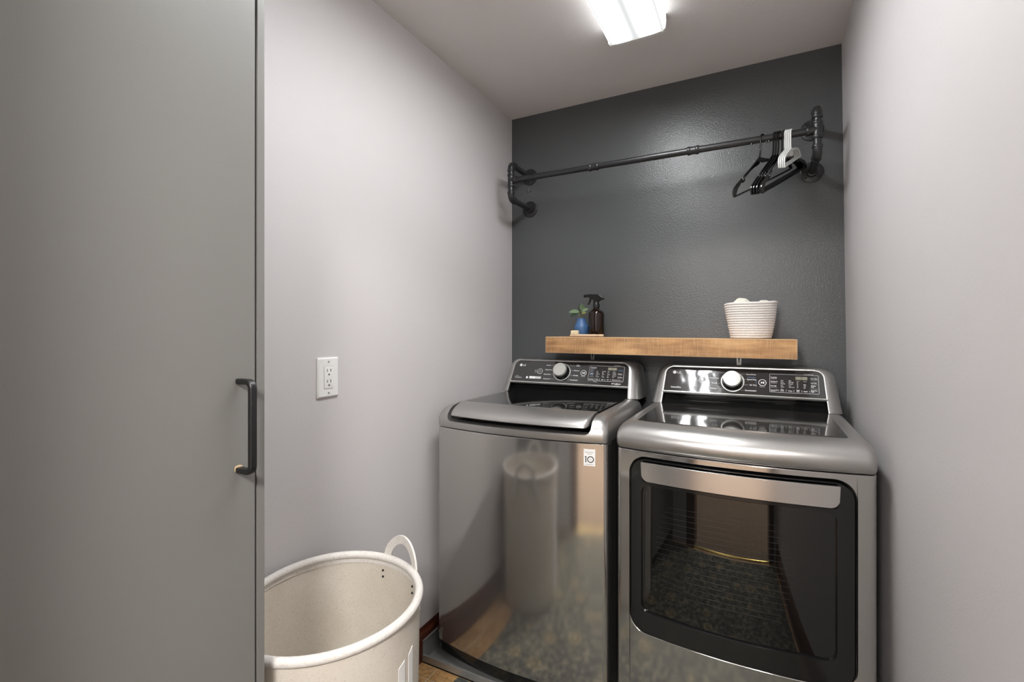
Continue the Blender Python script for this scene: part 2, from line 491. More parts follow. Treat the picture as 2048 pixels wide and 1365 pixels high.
# ------------------------------------------------------------------ ceiling light
t = thing('ceiling_light', 'lit white wraparound fluorescent light with ribbed lens on the ceiling', 'ceiling light', (-0.407, 1.175, CEIL))
hl, hw = 0.61, 0.104
bm = bmesh.new(); box(bm, -0.085, 0.085, -hl + 0.01, hl - 0.01, -0.028, 0); obj('housing', bm, M['white_plastic'], t, sharp=None)
bm = bmesh.new()
prof = [(-0.100, -0.012), (-0.104, -0.030), (-0.101, -0.050), (-0.094, -0.058), (-0.05, -0.0605), (0, -0.061), (0.05, -0.0605), (0.094, -0.058), (0.101, -0.050), (0.104, -0.030), (0.100, -0.012)]
loft(bm, [[(x, y, z) for x, z in prof] for y in (-hl + 0.012, -0.3, 0, 0.3, hl - 0.012)], False, False, closed=False)
obj('diffuser', bm, M['lamp'], t)
for s in (-1, 1):
    bm = bmesh.new()
    pr = [(-0.106, 0), (-0.107, -0.03), (-0.104, -0.052), (-0.096, -0.061), (0, -0.064), (0.096, -0.061), (0.104, -0.052), (0.107, -0.03), (0.106, 0)]
    loft(bm, [[(x, s * (hl - 0.014), z) for x, z in pr], [(x, s * hl, z) for x, z in pr]])
    obj('end_cap', bm, M['white_plastic'], t)

# ------------------------------------------------------------------ grey cabinet on the left
CX, CY0, CY1, CH = -0.82, 0.03, 0.5765, CEIL - 0.011
t = thing('cabinet', 'tall flat grey cabinet with a slab door at the left edge', 'cabinet', (CX, CY0, 0.0082))
L = lambda bm: bm
bm = bmesh.new(); box(bm, XL + 0.002 - CX, -0.022, 0.018, CY1 - CY0 - 0.018, 0.08, CH - 0.01); obj('carcass', bm, M['gap'], t, sharp=None)
obj('side_panel', B(XL + 0.002 - CX, 0, CY1 - CY0 - 0.0145, CY1 - CY0, 0, CH), M['cab'], t, sharp=None, bevel=0.0008)
obj('side_panel', B(XL + 0.002 - CX, 0, 0, 0.0145, 0, CH), M['cab'], t, sharp=None, bevel=0.0008)
obj('toe_kick', B(-0.06, -0.045, 0.0145, CY1 - CY0 - 0.0145, 0, 0.075), M['gap'], t, sharp=None)
obj('top_rail', B(-0.022, 0, 0.0145, CY1 - CY0 - 0.0145, CH - 0.06, CH), M['cab'], t, sharp=None)
dr = obj('door', B(-0.020, 0, 0.018, 0.558 - CY0, 0.08, CH - 0.064), M['cab'], t, sharp=None, bevel=0.0015)
bm = bmesh.new()
hy, z0, z1, pr, r = 0.527 - CY0, 1.038, 1.195, 0.038, 0.012
path = [(0.0005, hy, z0)] + [(pr - r, hy, z0)] + [tuple(p) for p in arc((pr - r, hy, z0 + r), r, -pi / 2, 0, 6)][1:] + [tuple(p) for p in arc((pr - r, hy, z1 - r), r, 0, pi / 2, 6)] + [(0.0005, hy, z1)]
a, b, ch = 0.0048, 0.0062, 0.0015
sec = [(a - ch, -b), (a, -b + ch), (a, b - ch), (a - ch, b), (-a + ch, b), (-a, b - ch), (-a, -b + ch), (-a + ch, -b)]
tube(bm, path, 0, sec=sec)
obj('handle', bm, M['black_metal'], dr, sharp=30)
bm = bmesh.new()
pts = [(hy - 0.0075, z0 - 0.002), (hy - 0.0082, z0 + 0.004), (hy - 0.0060, z0 + 0.0078), (hy + 0.001, z0 + 0.0088), (hy + 0.0045, z0 + 0.0075), (hy + 0.007, z0 + 0.0062), (hy + 0.002, z0 - 0.003)]
loft(bm, [[(0.0, y, z) for y, z in pts], [(0.0005, y, z) for y, z in pts]])
o = obj('chipped_paint', bm, M['shelf_edge'], dr, sharp=None); o['label'] = 'pale chipped patch around the lower handle post'

# ------------------------------------------------------------------ wall outlet
t = thing('wall_outlet', 'white rectangular double outlet with a cover plate on the left wall', 'outlet', (XL, 1.0435, 1.151))
t.rotation_euler = (0, 0, pi / 2)        # local x runs along the wall (-> +y), local -y points into the room
bm = bmesh.new()
o_ = rrect(-0.0405, 0.0405, -0.0615, 0.0615, 0.003, 4); i_ = rrect(-0.036, 0.036, -0.057, 0.057, 0.003, 4)
loft(bm, [[(x, 0, z) for x, z in o_], [(x, -0.004, z) for x, z in o_], [(x, -0.0075, z) for x, z in i_]])
obj('cover_plate', bm, M['white_plastic'], t, sharp=25)
rc = None
bm = bmesh.new(); q = rrect(-0.0175, 0.0175, -0.034, 0.034, 0.002, 4)
q2 = rrect(-0.0165, 0.0165, -0.033, 0.033, 0.002, 4)
loft(bm, [[(x, -0.006, z) for x, z in q], [(x, -0.0088, z) for x, z in q], [(x, -0.0092, z) for x, z in q2]])
rc = obj('receptacle', bm, M['white_plastic'], t, sharp=25)
bm = bmesh.new()
loft(bm, [[(x * 1.05, -0.0076, z * 1.026) for x, z in q], [(x * 1.05, -0.0072, z * 1.026) for x, z in q]])
obj('seam', bm, M['screw'], t, sharp=None)
for zc in (0.0165, -0.0165):
    for sx in (-0.0065, 0.0065):
        obj('slot', B(sx - 0.0012, sx + 0.0012, -0.0096, -0.009, zc + 0.001, zc + 0.0095), M['slot'], rc, sharp=None)
    bm = bmesh.new(); pts = [(0.0028 * cos(a * pi / 8), 0.0028 * sin(a * pi / 8) + zc - 0.0075) for a in range(16)]
    prism(bm, pts, -0.0096, -0.009); obj('ground_hole', bm, M['slot'], rc, sharp=None)
for zc in (0.048, -0.048):
    bm = bmesh.new(); pts = [(0.003 * cos(a * pi / 8), 0.003 * sin(a * pi / 8) + zc) for a in range(16)]
    prism(bm, pts, -0.0084, -0.007); obj('screw', bm, M['screw'], t)

# ------------------------------------------------------------------ rug
bm = bmesh.new()
q = rrect(-1.0, 0.285, 0.05, 1.484, 0.004, 3)
loft(bm, [[(x, y, 0.0) for x, y in q], [(x, y, 0.006) for x, y in q], [(x * 0.998 - 0.0007, y * 0.998 + 0.0015, 0.008) for x, y in q]])
tag(obj('rug', bm, M['rug']), 'dark patterned rug lying on the tile floor before the washer and dryer', 'rug')

# ------------------------------------------------------------------ laundry hamper
t = thing('laundry_hamper', 'round cream felt laundry hamper standing beside the grey cabinet', 'hamper', (-0.938, 0.836, 0.008))
t.rotation_euler = (0, 0, math.atan2(-0.88, 0.47))
HH, RA, RB = 0.632, 0.232, 0.215
def hring(f, z, n=72): return [(RA * f * cos(2 * pi * i / n), RB * f * sin(2 * pi * i / n), z + 0.0025 * sin(4 * pi * i / n + 0.7) * (z / HH)) for i in range(n)]
bm = bmesh.new()
outs = [(0.955, 0.0), (0.965, 0.004), (0.972, 0.05), (0.975, 0.2), (0.985, 0.4), (0.995, 0.55), (0.998, HH - 0.012)]
ins = [(0.982, HH - 0.012), (0.978, 0.55), (0.968, 0.4), (0.957, 0.2), (0.954, 0.05), (0.945, 0.006)]
loft(bm, [hring(f, z) for f, z in outs + ins])
hb = obj('body', bm, M['felt'], t, sharp=50)
bm = bmesh.new()
P_ = [(p[0], p[1], p[2]) for p in hring(0.992, HH - 0.006)]
tube(bm, P_, 0.0105, n=12, caps=False, closed=True)
# close flattened band: a short inner hem below the roll
loft(bm, [hring(0.980, HH - 0.010), hring(0.974, HH - 0.026), hring(0.970, HH - 0.026)], False, False)
obj('rolled_rim', bm, M['felt_rim'], t, sharp=60)
rotz = t.rotation_euler[2]
def hloc(ang_world, f, z):   # hamper-local point at a world angle
    a = ang_world - rotz
    k = 1.0 / sqrt((cos(a) / RA) ** 2 + (sin(a) / RB) ** 2)
    return Vector((k * f * cos(a), k * f * sin(a), z))
for base_a in (radians(81), radians(261)):
    pts = []; n = 28
    for i in range(n + 1):
        s = i / n
        if s < 0.16: z = HH - 0.10 + (0.10 / 0.16) * s
        elif s > 0.84: z = HH - 0.10 + (0.10 / 0.16) * (1 - s)
        else:
            q = (s - 0.16) / 0.68; z = HH + 0.058 * sin(pi * q) ** 0.55
        p = hloc(base_a + radians(22.5) * (1 - 2 * s), 1.0, z)
        n_out = p.copy(); n_out.z = 0; n_out.normalize()
        p += n_out * 0.005
        pts.append((p, n_out))
    bm = bmesh.new(); rings = []
    for i, (p, no) in enumerate(pts):
        tn = (pts[min(n, i + 1)][0] - pts[max(0, i - 1)][0]).normalized()
        sd = no.cross(tn).normalized(); no2 = tn.cross(sd)
        wv = 0.0115; th = 0.0028
        # the strap lies flat against the hamper wall, and rolls a little at the top of the loop
        rings.append([p + sd * wv * 1.0 - no * th, p + sd * wv * 1.0 + no * th, p + sd * wv * 0.6 + no * th * 1.5, p - sd * wv * 0.6 + no * th * 1.5, p - sd * wv * 1.0 + no * th, p - sd * wv * 1.0 - no * th])
    loft(bm, rings); obj('handle', bm, M['felt_rim'], t, sharp=50)
    for sg in (-1, 1):
        for dz in (0.042, 0.060):
            p = hloc(base_a + sg * radians(18.0), 0.974, HH - dz)
            bm = bmesh.new(); bmesh.ops.create_uvsphere(bm, u_segments=8, v_segments=6, radius=0.0034); bmesh.ops.translate(bm, verts=bm.verts[:], vec=p)
            obj('rivet', bm, M['black_metal'], t)
def hstripe(a0, a1, zt0, zt1, zb):
    bm = bmesh.new(); cols = []
    for i in range(7):
        s = i / 6; a = radians(a0 + (a1 - a0) * s)
        zt = zt0 + (zt1 - zt0) * s
        cols.append([hloc(a, 1.0005, zb), hloc(a, 1.0005, (zb + zt) / 2), hloc(a, 1.0005, zt), hloc(a, 0.995, zt), hloc(a, 0.975, zb)])
    loft(bm, cols)
    obj('printed_stripe', bm, M['felt_print'], hb)
hstripe(-1.0, 5.4, 0.525, 0.532, 0.08)
hstripe(9.8, 15.4, 0.532, 0.541, 0.08)

# ------------------------------------------------------------------ washer and dryer
HWM, BOW = 0.343, 0.040
def bw(x): return -BOW * (1 - (x / HWM) ** 2)
def plan(hw, yf, bow, cr, yb, n=24):
    f = lambda x: yf - bow * (1 - (x / hw) ** 2)
    pts = [(-hw, yb)]
    yc = f(-hw + cr) + cr
    for i in range(7):
        a = pi + pi / 2 * i / 6
        pts.append((-hw + cr + cr * cos(a), yc + cr * sin(a)))
    for i in range(1, n):
        x = -hw + cr + (2 * hw - 2 * cr) * i / n; pts.append((x, f(x)))
    for i in range(7):
        a = 1.5 * pi + pi / 2 * i / 6
        pts.append((hw - cr + cr * cos(a), yc + cr * sin(a)))
    pts.append((hw, yb))
    return pts
def top_loft(rings, yb=0.52):
    bm = bmesh.new()
    loft(bm, [[(x, y, z) for x, y in plan(hw, yf, BOW, cr, yb)] for hw, yf, cr, z in rings])
    return bm
TL = radians(27)
FY, FZ = 0.51, 1.046            # foot of the control panel
def fp(s, off=0.0): return FY + s * sin(TL) - off * cos(TL), FZ + s * cos(TL) + off * sin(TL)
def arch(hb_, ht, s0, s1, r, n=8):
    """rounded trapezoid open at its foot, as (x, s) from bottom left up and over to bottom right"""
    k = (ht - hb_) / (s1 - s0)
    pts = [(-hb_, s0)]
    for i in range(1, 4): pts.append((-(hb_ + k * (s1 - r - s0) * i / 4), s0 + (s1 - r - s0) * i / 4))
    hs = hb_ + k * (s1 - r - s0)
    for i in range(n + 1):
        a = pi - pi / 2 * i / n
        pts.append((-hs + r + r * cos(a), s1 - r + r * sin(a)))
    m = [(-x, s) for x, s in reversed(pts)]
    return pts + m
def text_into(bm, txt, x, s, h, align='LEFT', mi=0, off=0.0012, squeeze=1.0, shear=0.0):
    cu = bpy.data.curves.new('txt', 'FONT'); cu.body = txt; cu.size = h * 1.40; cu.align_x = align; cu.shear = shear
    cu.resolution_u = 2
    ob = bpy.data.objects.new('txt', cu); C.objects.link(ob)
    dg = bpy.context.evaluated_depsgraph_get()
    me = bpy.data.meshes.new_from_object(ob.evaluated_get(dg))
    y0, z0 = fp(s, off)
    mtx = Matrix(((squeeze, 0, 0, x), (0, sin(TL), 0, y0), (0, cos(TL), 0, z0), (0, 0, 0, 1)))
    mtx[0][2] = 0; mtx[1][2] = -cos(TL); mtx[2][2] = sin(TL)
    me.transform(mtx)
    nf = len(bm.faces)
    bm.from_mesh(me)
    bm.faces.ensure_lookup_table()
    for f in bm.faces[nf:]: f.material_index = mi
    bpy.data.objects.remove(ob); bpy.data.curves.remove(cu); bpy.data.meshes.remove(me)
def P3(x, s, off=0.0012):
    y, z = fp(s, off); return Vector((x, y, z))
def rect_into(bm, x0, x1, s0, s1, mi=0, off=0.0012):
    f = bm.faces.new([bm.verts.new(P3(*p, off)) for p in ((x0, s0), (x1, s0), (x1, s1), (x0, s1))]); f.material_index = mi
def ring_into(bm, x, s, r, w, mi=0, n=40, off=0.0012, a0=0, a1=2 * pi):
    vs = []
    for i in range(n + 1):
        a = a0 + (a1 - a0) * i / n
        vs.append((bm.verts.new(P3(x + (r - w) * cos(a), s + (r - w) * sin(a), off)), bm.verts.new(P3(x + r * cos(a), s + r * sin(a), off))))
    for p, q in zip(vs, vs[1:]):
        f = bm.faces.new((p[0], p[1], q[1], q[0])); f.material_index = mi
def disc_into(bm, x, s, r, mi=0, n=28, off=0.0012):
    f = bm.faces.new([bm.verts.new(P3(x + r * cos(2 * pi * i / n), s + r * sin(2 * pi * i / n), off)) for i in range(n)]); f.material_index = mi
def line_into(bm, p, q, w, mi=0, off=0.0012):
    d = Vector((q[0] - p[0], q[1] - p[1])); d.normalize(); nx, ny = -d.y * w / 2, d.x * w / 2
    f = bm.faces.new([bm.verts.new(P3(*a, off)) for a in ((p[0] + nx, p[1] + ny), (q[0] + nx, q[1] + ny), (q[0] - nx, q[1] - ny), (p[0] - nx, p[1] - ny))]); f.material_index = mi
def frame_into(bm, x0, x1, s0, s1, r, w, mi=0):
    a = rrect(x0, x1, s0, s1, r, 5); b = rrect(x0 + w, x1 - w, s0 + w, s1 - w, r - w, 5)
    va = [bm.verts.new(P3(*p)) for p in a]; vb = [bm.verts.new(P3(*p)) for p in b]
    for i in range(len(a)):
        j = (i + 1) % len(a)
        f = bm.faces.new((va[i], va[j], vb[j], vb[i])); f.material_index = mi
def logo(bm, x, s):
    """a filled round face mark followed by two letters"""
    ring_into(bm, x, s, 0.0068, 0.0068 - 0.0001, 0, 28)
    ring_into(bm, x, s, 0.0047, 0.0009, 3, 20, off=0.0016, a0=-0.1, a1=1.55 * pi)
    rect_into(bm, x - 0.0004, x + 0.0004, s - 0.0022, s + 0.0026, 3, 0.0016)
    rect_into(bm, x - 0.0004, x + 0.0022, s - 0.0024, s - 0.0016, 3, 0.0016)
    text_into(bm, 'LG', x + 0.0098, s - 0.0052, 0.0092)
def bold(bm, txt, x, s, h, align='LEFT', mi=0, **k):
    text_into(bm, txt, x, s, h, align, mi, **k); text_into(bm, txt, x + h * 0.05, s, h, align, mi, off=0.0013, **k)

def console(parent, kind):
    root = parent
    # rounded silver shell around panel and riser
    bm = bmesh.new()
    a_in = arch(0.288, 0.277, -0.052, 0.1105, 0.030)
    a_b0 = arch(0.293, 0.281, -0.052, 0.1145, 0.033)
    a_mid = arch(0.316, 0.300, -0.052, 0.122, 0.045)
    a_out = arch(0.333, 0.314, -0.052, 0.1235, 0.055)
    def ring(ar, fn): return [fn(x, s) for x, s in ar]
    def on_face(off):
        def fn(x, s):
            y, z = fp(s, off); return (x, y, z)
        return fn
    def pushed(dy, dz=0):
        def fn(x, s):
            y, z = fp(s); return (x, y + dy, z + dz)
        return fn
    def back(yb, scl=1.0):
        def fn(x, s):
            y, z = fp(s); return (x * scl, yb, z)
        return fn
    rings = [ring(a_in, on_face(-0.006)), ring(a_in, on_face(0.003)), ring(a_b0, on_face(0.0045)), ring(a_mid, pushed(0.008, 0.0)), ring(a_out, pushed(0.032, -0.002))]
    last = [(x * 1.01, 0.615, z - 0.001) for x, y, z in rings[-1]]
    rings.append(last)
    rings.append([(x * 1.0, 0.655, z - 0.003) for x, y, z in last])
    loft(bm, rings, False, False, closed=False)
    bm.faces.new([v for v in bm.verts[-len(last):]]) if False else None
    sh = obj('console_shell', bm, M['steel_trim'], root, sharp=60)
    # closed back
    bm = bmesh.new(); loft(bm, [[(x, 0.648, z) for x, y, z in last], [(x, 0.652, z) for x, y, z in last]]); obj('console_back', bm, M['side'], root, sharp=None)
    # black panel
    bm = bmesh.new()
    a = arch(0.287, 0.2765, -0.001, 0.110, 0.0295)
    loft(bm, [[P3(x, s, -0.006) for x, s in a], [P3(x, s, 0.0) for x, s in a]])
    pn = obj('control_panel', bm, M['panel_black'], root, sharp=30)
    # bright strip under the panel
    bm = bmesh.new()
    prof = [(-0.003, 0.002), (0.003, 0.0022), (0.0085, 0.0008), (0.0092, -0.002), (0.006, -0.0045), (-0.004, -0.005)]
    loft(bm, [[(x, *fp(s, o)) for o, s in prof] for x in (-0.288, -0.1, 0.1, 0.288)])
    obj('panel_strip', bm, M['bezel'], root, sharp=50)
    # riser below: undercut, then sweeping forward to the lid
    bm = bmesh.new()
    pr = [(0.508, 1.041), (0.528, 1.037), (0.535, 1.028), (0.531, 1.020), (0.521, 1.0165), (0.515, 1.011), (0.500, 1.004), (0.480, 1.0005), (0.480, 0.985), (0.56, 0.985), (0.56, 1.041)]
    loft(bm, [[(x, y, z) for y, z in pr] for x in (-0.290, -0.15, 0, 0.15, 0.290)])
    obj('console_riser', bm, M['gloss_black'], root, sharp=50)
    # knob with its ring
    kx, ks = (-0.0297, 0.0585) if kind == 'washer' else (-0.0256, 0.0550)
    n = Vector((0, -cos(TL), sin(TL))); u = Vector((1, 0, 0)); w = Vector((0, sin(TL), cos(TL)))
    o0 = P3(kx, ks, 0.0)
    def kring(r, h, N=48): return [o0 + n * h + u * (r * cos(2 * pi * i / N)) + w * (r * sin(2 * pi * i / N)) for i in range(N)]
    bm = bmesh.new(); loft(bm, [kring(0.0425, -0.001), kring(0.0425, 0.0022), kring(0.0405, 0.0026), kring(0.0405, 0.0012), kring(0.02, 0.0012)]); kr = obj('knob_ring', bm, M['bezel'], root, sharp=40)
    bm = bmesh.new(); loft(bm, [kring(0.039, 0.0005), kring(0.0385, 0.0035), kring(0.0340, 0.014), kring(0.0325, 0.024)]); kb = obj('knob', bm, M['black_plastic'], root, sharp=30)
    bm = bmesh.new(); loft(bm, [kring(0.0325, 0.023), kring(0.0322, 0.034), kring(0.0305, 0.0365), kring(0.015, 0.0372)]); obj('knob_cap', bm, M['knob'], kb, sharp=30)
    # printing
    bm = bmesh.new()
    if kind == 'washer':
        logo(bm, -0.2462, 0.0872)
        text_into(bm, 'Inverter', -0.263, 0.0295, 0.0034)
        text_into(bm, 'DirectDrive', -0.2652, 0.0200, 0.0066, squeeze=0.80)
        disc_into(bm, -0.2015, 0.0245, 0.0055)
        rect_into(bm, -0.1893, -0.1590, 0.0195, 0.0308, 0); rect_into(bm, -0.1585, -0.1290, 0.0195, 0.0308, 1)
        for i in range(3): text_into(bm, '/', -0.186 + 0.009 * i, 0.021, 0.008, mi=3, off=0.0016)
        for i in range(3): text_into(bm, 'o', -0.156 + 0.009 * i, 0.0225, 0.006, mi=0, off=0.0016)
        px, ps = -0.1401, 0.058
        text_into(bm, 'Remote', -0.1685, 0.0525, 0.003); ring_into(bm, -0.1625, 0.062, 0.004, 0.0008, 1, 20)
        for tx, x1, s in (('Normal', -0.0905, 0.0880), ('Heavy Duty', -0.081, 0.0652), ('Deep Wash', -0.084, 0.0418), ('Waterproof', -0.0825, 0.0190)): bold(bm, tx, x1, s, 0.0050, 'RIGHT')
        for x0, x1, s in ((-0.0885, -0.058, 0.0905), (-0.078, -0.0725, 0.0675), (-0.081, -0.0735, 0.0442), (-0.080, -0.062, 0.0215)): line_into(bm, (x0, s), (x1, s), 0.0007, 1)
        text_into(bm, 'Bright', 0.0395, 0.0945, 0.0036); bold(bm, 'Whites', 0.0352, 0.0890, 0.0046)
        for tx, x0, s in (('Delicates', 0.0282, 0.0658), ('Bedding', 0.0296, 0.0420), ('Downloaded', 0.0168, 0.0190)): bold(bm, tx, x0, s, 0.0050)
        for x0, x1, s in ((0.002, 0.033, 0.0915), (0.015, 0.026, 0.068), (0.012, 0.0275, 0.044), (0.003, 0.0150, 0.0210)): line_into(bm, (x0, s), (x1, s), 0.0007, 1)
        qx, qs = 0.0762, 0.0580
        fx0, fx1, s0, s1 = 0.1010, 0.2605, 0.0228, 0.0956
        lcd = (0.1865, 0.2275, 0.0762, 0.0890)
        text_into(bm, 'Touch Hold 3 sec', 0.213, 0.0980, 0.0028)
        bold(bm, 'TurboWash', 0.1068, 0.0835, 0.0050, squeeze=0.8)
        line_into(bm, (0.107, 0.0795), (0.128, 0.0795), 0.0010, 1)
        for tx, s, mi in (('Extra', 0.0700, 1), ('Rinse', 0.0640, 2), ('Delay', 0.0540, 0), ('Wash', 0.0475, 2)): text_into(bm, tx, 0.1075, s, 0.0046, mi=mi)
        line_into(bm, (0.1065, 0.0600), (0.126, 0.0600), 0.0008, 1); line_into(bm, (0.1065, 0.0420), (0.126, 0.0420), 0.0008, 1)
        bold(bm, 'Cold Wash', 0.1045, 0.0280, 0.0044, squeeze=0.75)
        cols = [(0.136, ('Hot', 'Warm', 'Warm Eco', 'Cool', 'Tap Cold')), (0.1625, ('Extra High', 'High', 'Medium', 'Low', 'No Spin')), (0.1872, ('Heavy', 'On', 'Normal', 'Off', 'Light')), (0.2105, ('Sanitary', 'Max Rinse', 'Fresh Care', 'Stain Care', 'Child'))]
        for cx_, rows in cols:
            for i, tx in enumerate(rows): text_into(bm, tx, cx_, 0.0678 - 0.0067 * i, 0.0036, squeeze=0.72)
        for tx, x_ in (('Temp.', 0.136), ('Spin', 0.163), ('Soil', 0.188), ('Options', 0.2105)): bold(bm, tx, x_, 0.0288, 0.0044, squeeze=0.85)
        for x_ in (0.1305, 0.1545, 0.1790, 0.2035, 0.2310): line_into(bm, (x_, 0.0265), (x_, 0.0340), 0.0008)
        for tx, s, mi in (('Auto Dose', 0.0765, 2), ('Add Item', 0.0585, 0), ('Extra Rinse', 0.0430, 0), ('Custom', 0.0300, 1)): text_into(bm, tx, 0.2345, s, 0.0044, mi=mi, squeeze=0.72)
        line_into(bm, (0.2345, 0.0735), (0.256, 0.0735), 0.0008, 2); line_into(bm, (0.2345, 0.0560), (0.256, 0.0560), 0.0008, 1); line_into(bm, (0.2345, 0.0395), (0.256, 0.0395), 0.0008, 1)
        line_into(bm, (0.2345, 0.0275), (0.256, 0.0275), 0.0008, 1)
        disc_into(bm, 0.2140, 0.0130, 0.0026); bold(bm, 'TrueBalance', 0.2185, 0.0110, 0.0056, squeeze=0.85)
        text_into(bm, 'Anti-Vibration', 0.2235, 0.0070, 0.0024)
        text_into(bm, 'Tub Clean', 0.127, 0.0172, 0.0030)
    else:
        logo(bm, -0.2456, 0.0862)
        bold(bm, 'SensorDry', -0.2566, 0.0172, 0.0068, squeeze=0.95)
        px, ps = -0.1358, 0.0560
        text_into(bm, 'Remote', -0.1610, 0.0510, 0.003); ring_into(bm, -0.1550, 0.0605, 0.004, 0.0008, 1, 20)
        for tx, x1, s in (('Normal', -0.0890, 0.0885), ('Heavy Duty', -0.0755, 0.0648), ('Towels', -0.0805, 0.0430), ('Delicates', -0.0805, 0.0200)): bold(bm, tx, x1, s, 0.0052, 'RIGHT')
        for x0, x1, s in ((-0.0845, -0.055, 0.0900), (-0.0720, -0.0690, 0.0670), (-0.077, -0.0690, 0.0452), (-0.077, -0.058, 0.0222)): line_into(bm, (x0, s), (x1, s), 0.0007, 1)
        bold(bm, 'Perm.Press', 0.0231, 0.0850, 0.0056, squeeze=0.95)
        text_into(bm, 'TURBO STEAM', 0.0270, 0.0735, 0.0042, mi=2, squeeze=0.75)
        bold(bm, 'Speed Dry', 0.0256, 0.0640, 0.0056, squeeze=0.95)
        bold(bm, 'Air Dry', 0.0349, 0.0412, 0.0056)
        bold(bm, 'Downloaded', 0.0190, 0.0180, 0.0056, squeeze=0.95)
        line_into(bm, (0.0578, 0.0360), (0.0578, 0.0690), 0.0007, 2)
        for x0, x1, s in ((0.001, 0.0200, 0.0878), (0.0145, 0.0225, 0.0662), (0.0145, 0.0320, 0.0432), (0.003, 0.0160, 0.0200)): line_into(bm, (x0, s), (x1, s), 0.0007, 1)
        qx, qs = 0.0793, 0.0556
        fx0, fx1, s0, s1 = 0.1038, 0.2628, 0.0190, 0.0930
        lcd = (0.1888, 0.2278, 0.0725, 0.0858)
        text_into(bm, 'Touch Hold 3 sec', 0.2167, 0.0946, 0.0030)
        for tx, s in (('Energy Saver', 0.0778), ('Anti Bacterial', 0.0608), ('Drum Light', 0.0430), ('Custom PGM', 0.0255)): bold(bm, tx, 0.1068, s, 0.0044, squeeze=0.68)
        for s in (0.0725, 0.0555, 0.0385): line_into(bm, (0.107, s), (0.1285, s), 0.0007, 1)
        text_into(bm, 'Control Lock', 0.1085, 0.0740, 0.0024); text_into(bm, 'Child Lock', 0.1085, 0.0570, 0.0024); text_into(bm, 'Hold 3 sec', 0.1085, 0.0218, 0.0024)
        cols = [(0.1405, 0.0658, ('Very', 'More', 'Normal', 'Less', 'Damp')), (0.1665, 0.0658, ('High', 'Mid High', 'Medium', 'Low', 'Ultra Low')), (0.1930, 0.0592, ('60', '50', '40', '30')), (0.2140, 0.0522, ('High', 'Low', 'Off'))]
        for cx_, st_, rows in cols:
            for i, tx in enumerate(rows): text_into(bm, tx, cx_, st_ - 0.0064 * i, 0.0040, squeeze=0.8)
        text_into(bm, 'Sense', 0.1925, 0.0660, 0.0026); text_into(bm, 'Remain', 0.2145, 0.0660, 0.0026)
        for tx, x_, s in (('Dry', 0.1405, 0.0292), ('Level', 0.1390, 0.0240), ('Temp.', 0.1645, 0.0250), ('Time', 0.1905, 0.0292), ('Dry', 0.1915, 0.0240), ('Signal', 0.2140, 0.0255)): bold(bm, tx, x_, s, 0.0046, squeeze=0.85)
        for x_ in (0.1335, 0.1580, 0.1830, 0.2085, 0.2330): line_into(bm, (x_, 0.0240), (x_, 0.0310), 0.0008)
        for tx, s in (('More Time', 0.0772), ('Less Time', 0.0602), ('Wrinkle', 0.0488), ('Care', 0.0436), ('Damp Dry', 0.0305), ('Signal', 0.0258)): bold(bm, tx, 0.2375, s, 0.0044, squeeze=0.74)
        for s in (0.0735, 0.0562, 0.0385): line_into(bm, (0.2380, s), (0.2600, s), 0.0007, 1)
    ring_into(bm, px, ps, 0.0135, 0.0014); ring_into(bm, px, ps, 0.0058, 0.0012, 1, 24, a0=0.62 * pi, a1=2.38 * pi); rect_into(bm, px - 0.0006, px + 0.0006, ps + 0.001, ps + 0.0072, 1)
    ring_into(bm, qx, qs, 0.0135, 0.0016)
    for dx in (-0.0052,):
        f = bm.faces.new([bm.verts.new(P3(qx + dx + a, qs + b)) for a, b in ((0, -0.0045), (0.0055, 0), (0, 0.0045))]); f.material_index = 0
    for dx in (0.0012, 0.0042): rect_into(bm, qx + dx, qx + dx + 0.0018, qs - 0.0042, qs + 0.0042)
    text_into(bm, 'Hold to Start', qx, qs - 0.0185, 0.0026, 'CENTER')
    frame_into(bm, fx0, fx1, s0, s1, 0.004, 0.0008)
    obj('panel_print', bm, [M['print'], M['print_dim'], M['print_blue'], M['ink']], pn, sharp=None)['kind'] = 'stuff'
    bm = bmesh.new(); rect_into(bm, lcd[0], lcd[1], lcd[2], lcd[3], 0, 0.0008)
    for i in range(5):
        x0 = lcd[0] + 0.004 + 0.0068 * i
        if i == 2:
            rect_into(bm, x0 + 0.0018, x0 + 0.0032, lcd[2] + 0.0035, lcd[2] + 0.005, 1, 0.0011); rect_into(bm, x0 + 0.0018, x0 + 0.0032, lcd[3] - 0.0055, lcd[3] - 0.004, 1, 0.0011); continue
        for a0, a1, b0, b1 in ((0, 0.005, 0, 0.001), (0, 0.005, 0.0045, 0.0055), (0, 0.005, 0.009, 0.010), (0, 0.001, 0, 0.010), (0.004, 0.005, 0, 0.010)):
            rect_into(bm, x0 + a0, x0 + a1, lcd[2] + 0.0016 + b0, lcd[2] + 0.0016 + b1, 1, 0.0011)
    obj('display', bm, [M['lcd'], M['lcd_digit']], pn, sharp=None)

def machine_base(t):
    # painted cabinet sides, foot plate, four feet
    obj('cabinet_body', B(-HWM + 0.001, HWM - 0.001, 0.050, 0.665, 0.060, 0.930), M['side'], t, sharp=None)
    bm = bmesh.new()
    loft(bm, [[(x, y, z) for x, y in plan(HWM - 0.004, 0.005, BOW, 0.022, 0.06)] for z in (0.034, 0.0755)])
    obj('kick_plate', bm, M['black_plastic'], t)
    for fx in (-0.28, 0.28):
        for fy in (0.08, 0.60):
            bm = bmesh.new(); lathe(bm, [(0.024, 0.0), (0.024, 0.012), (0.012, 0.016), (0.012, 0.061)], 16, fx, fy); obj('foot', bm, M['black_plastic'], t)

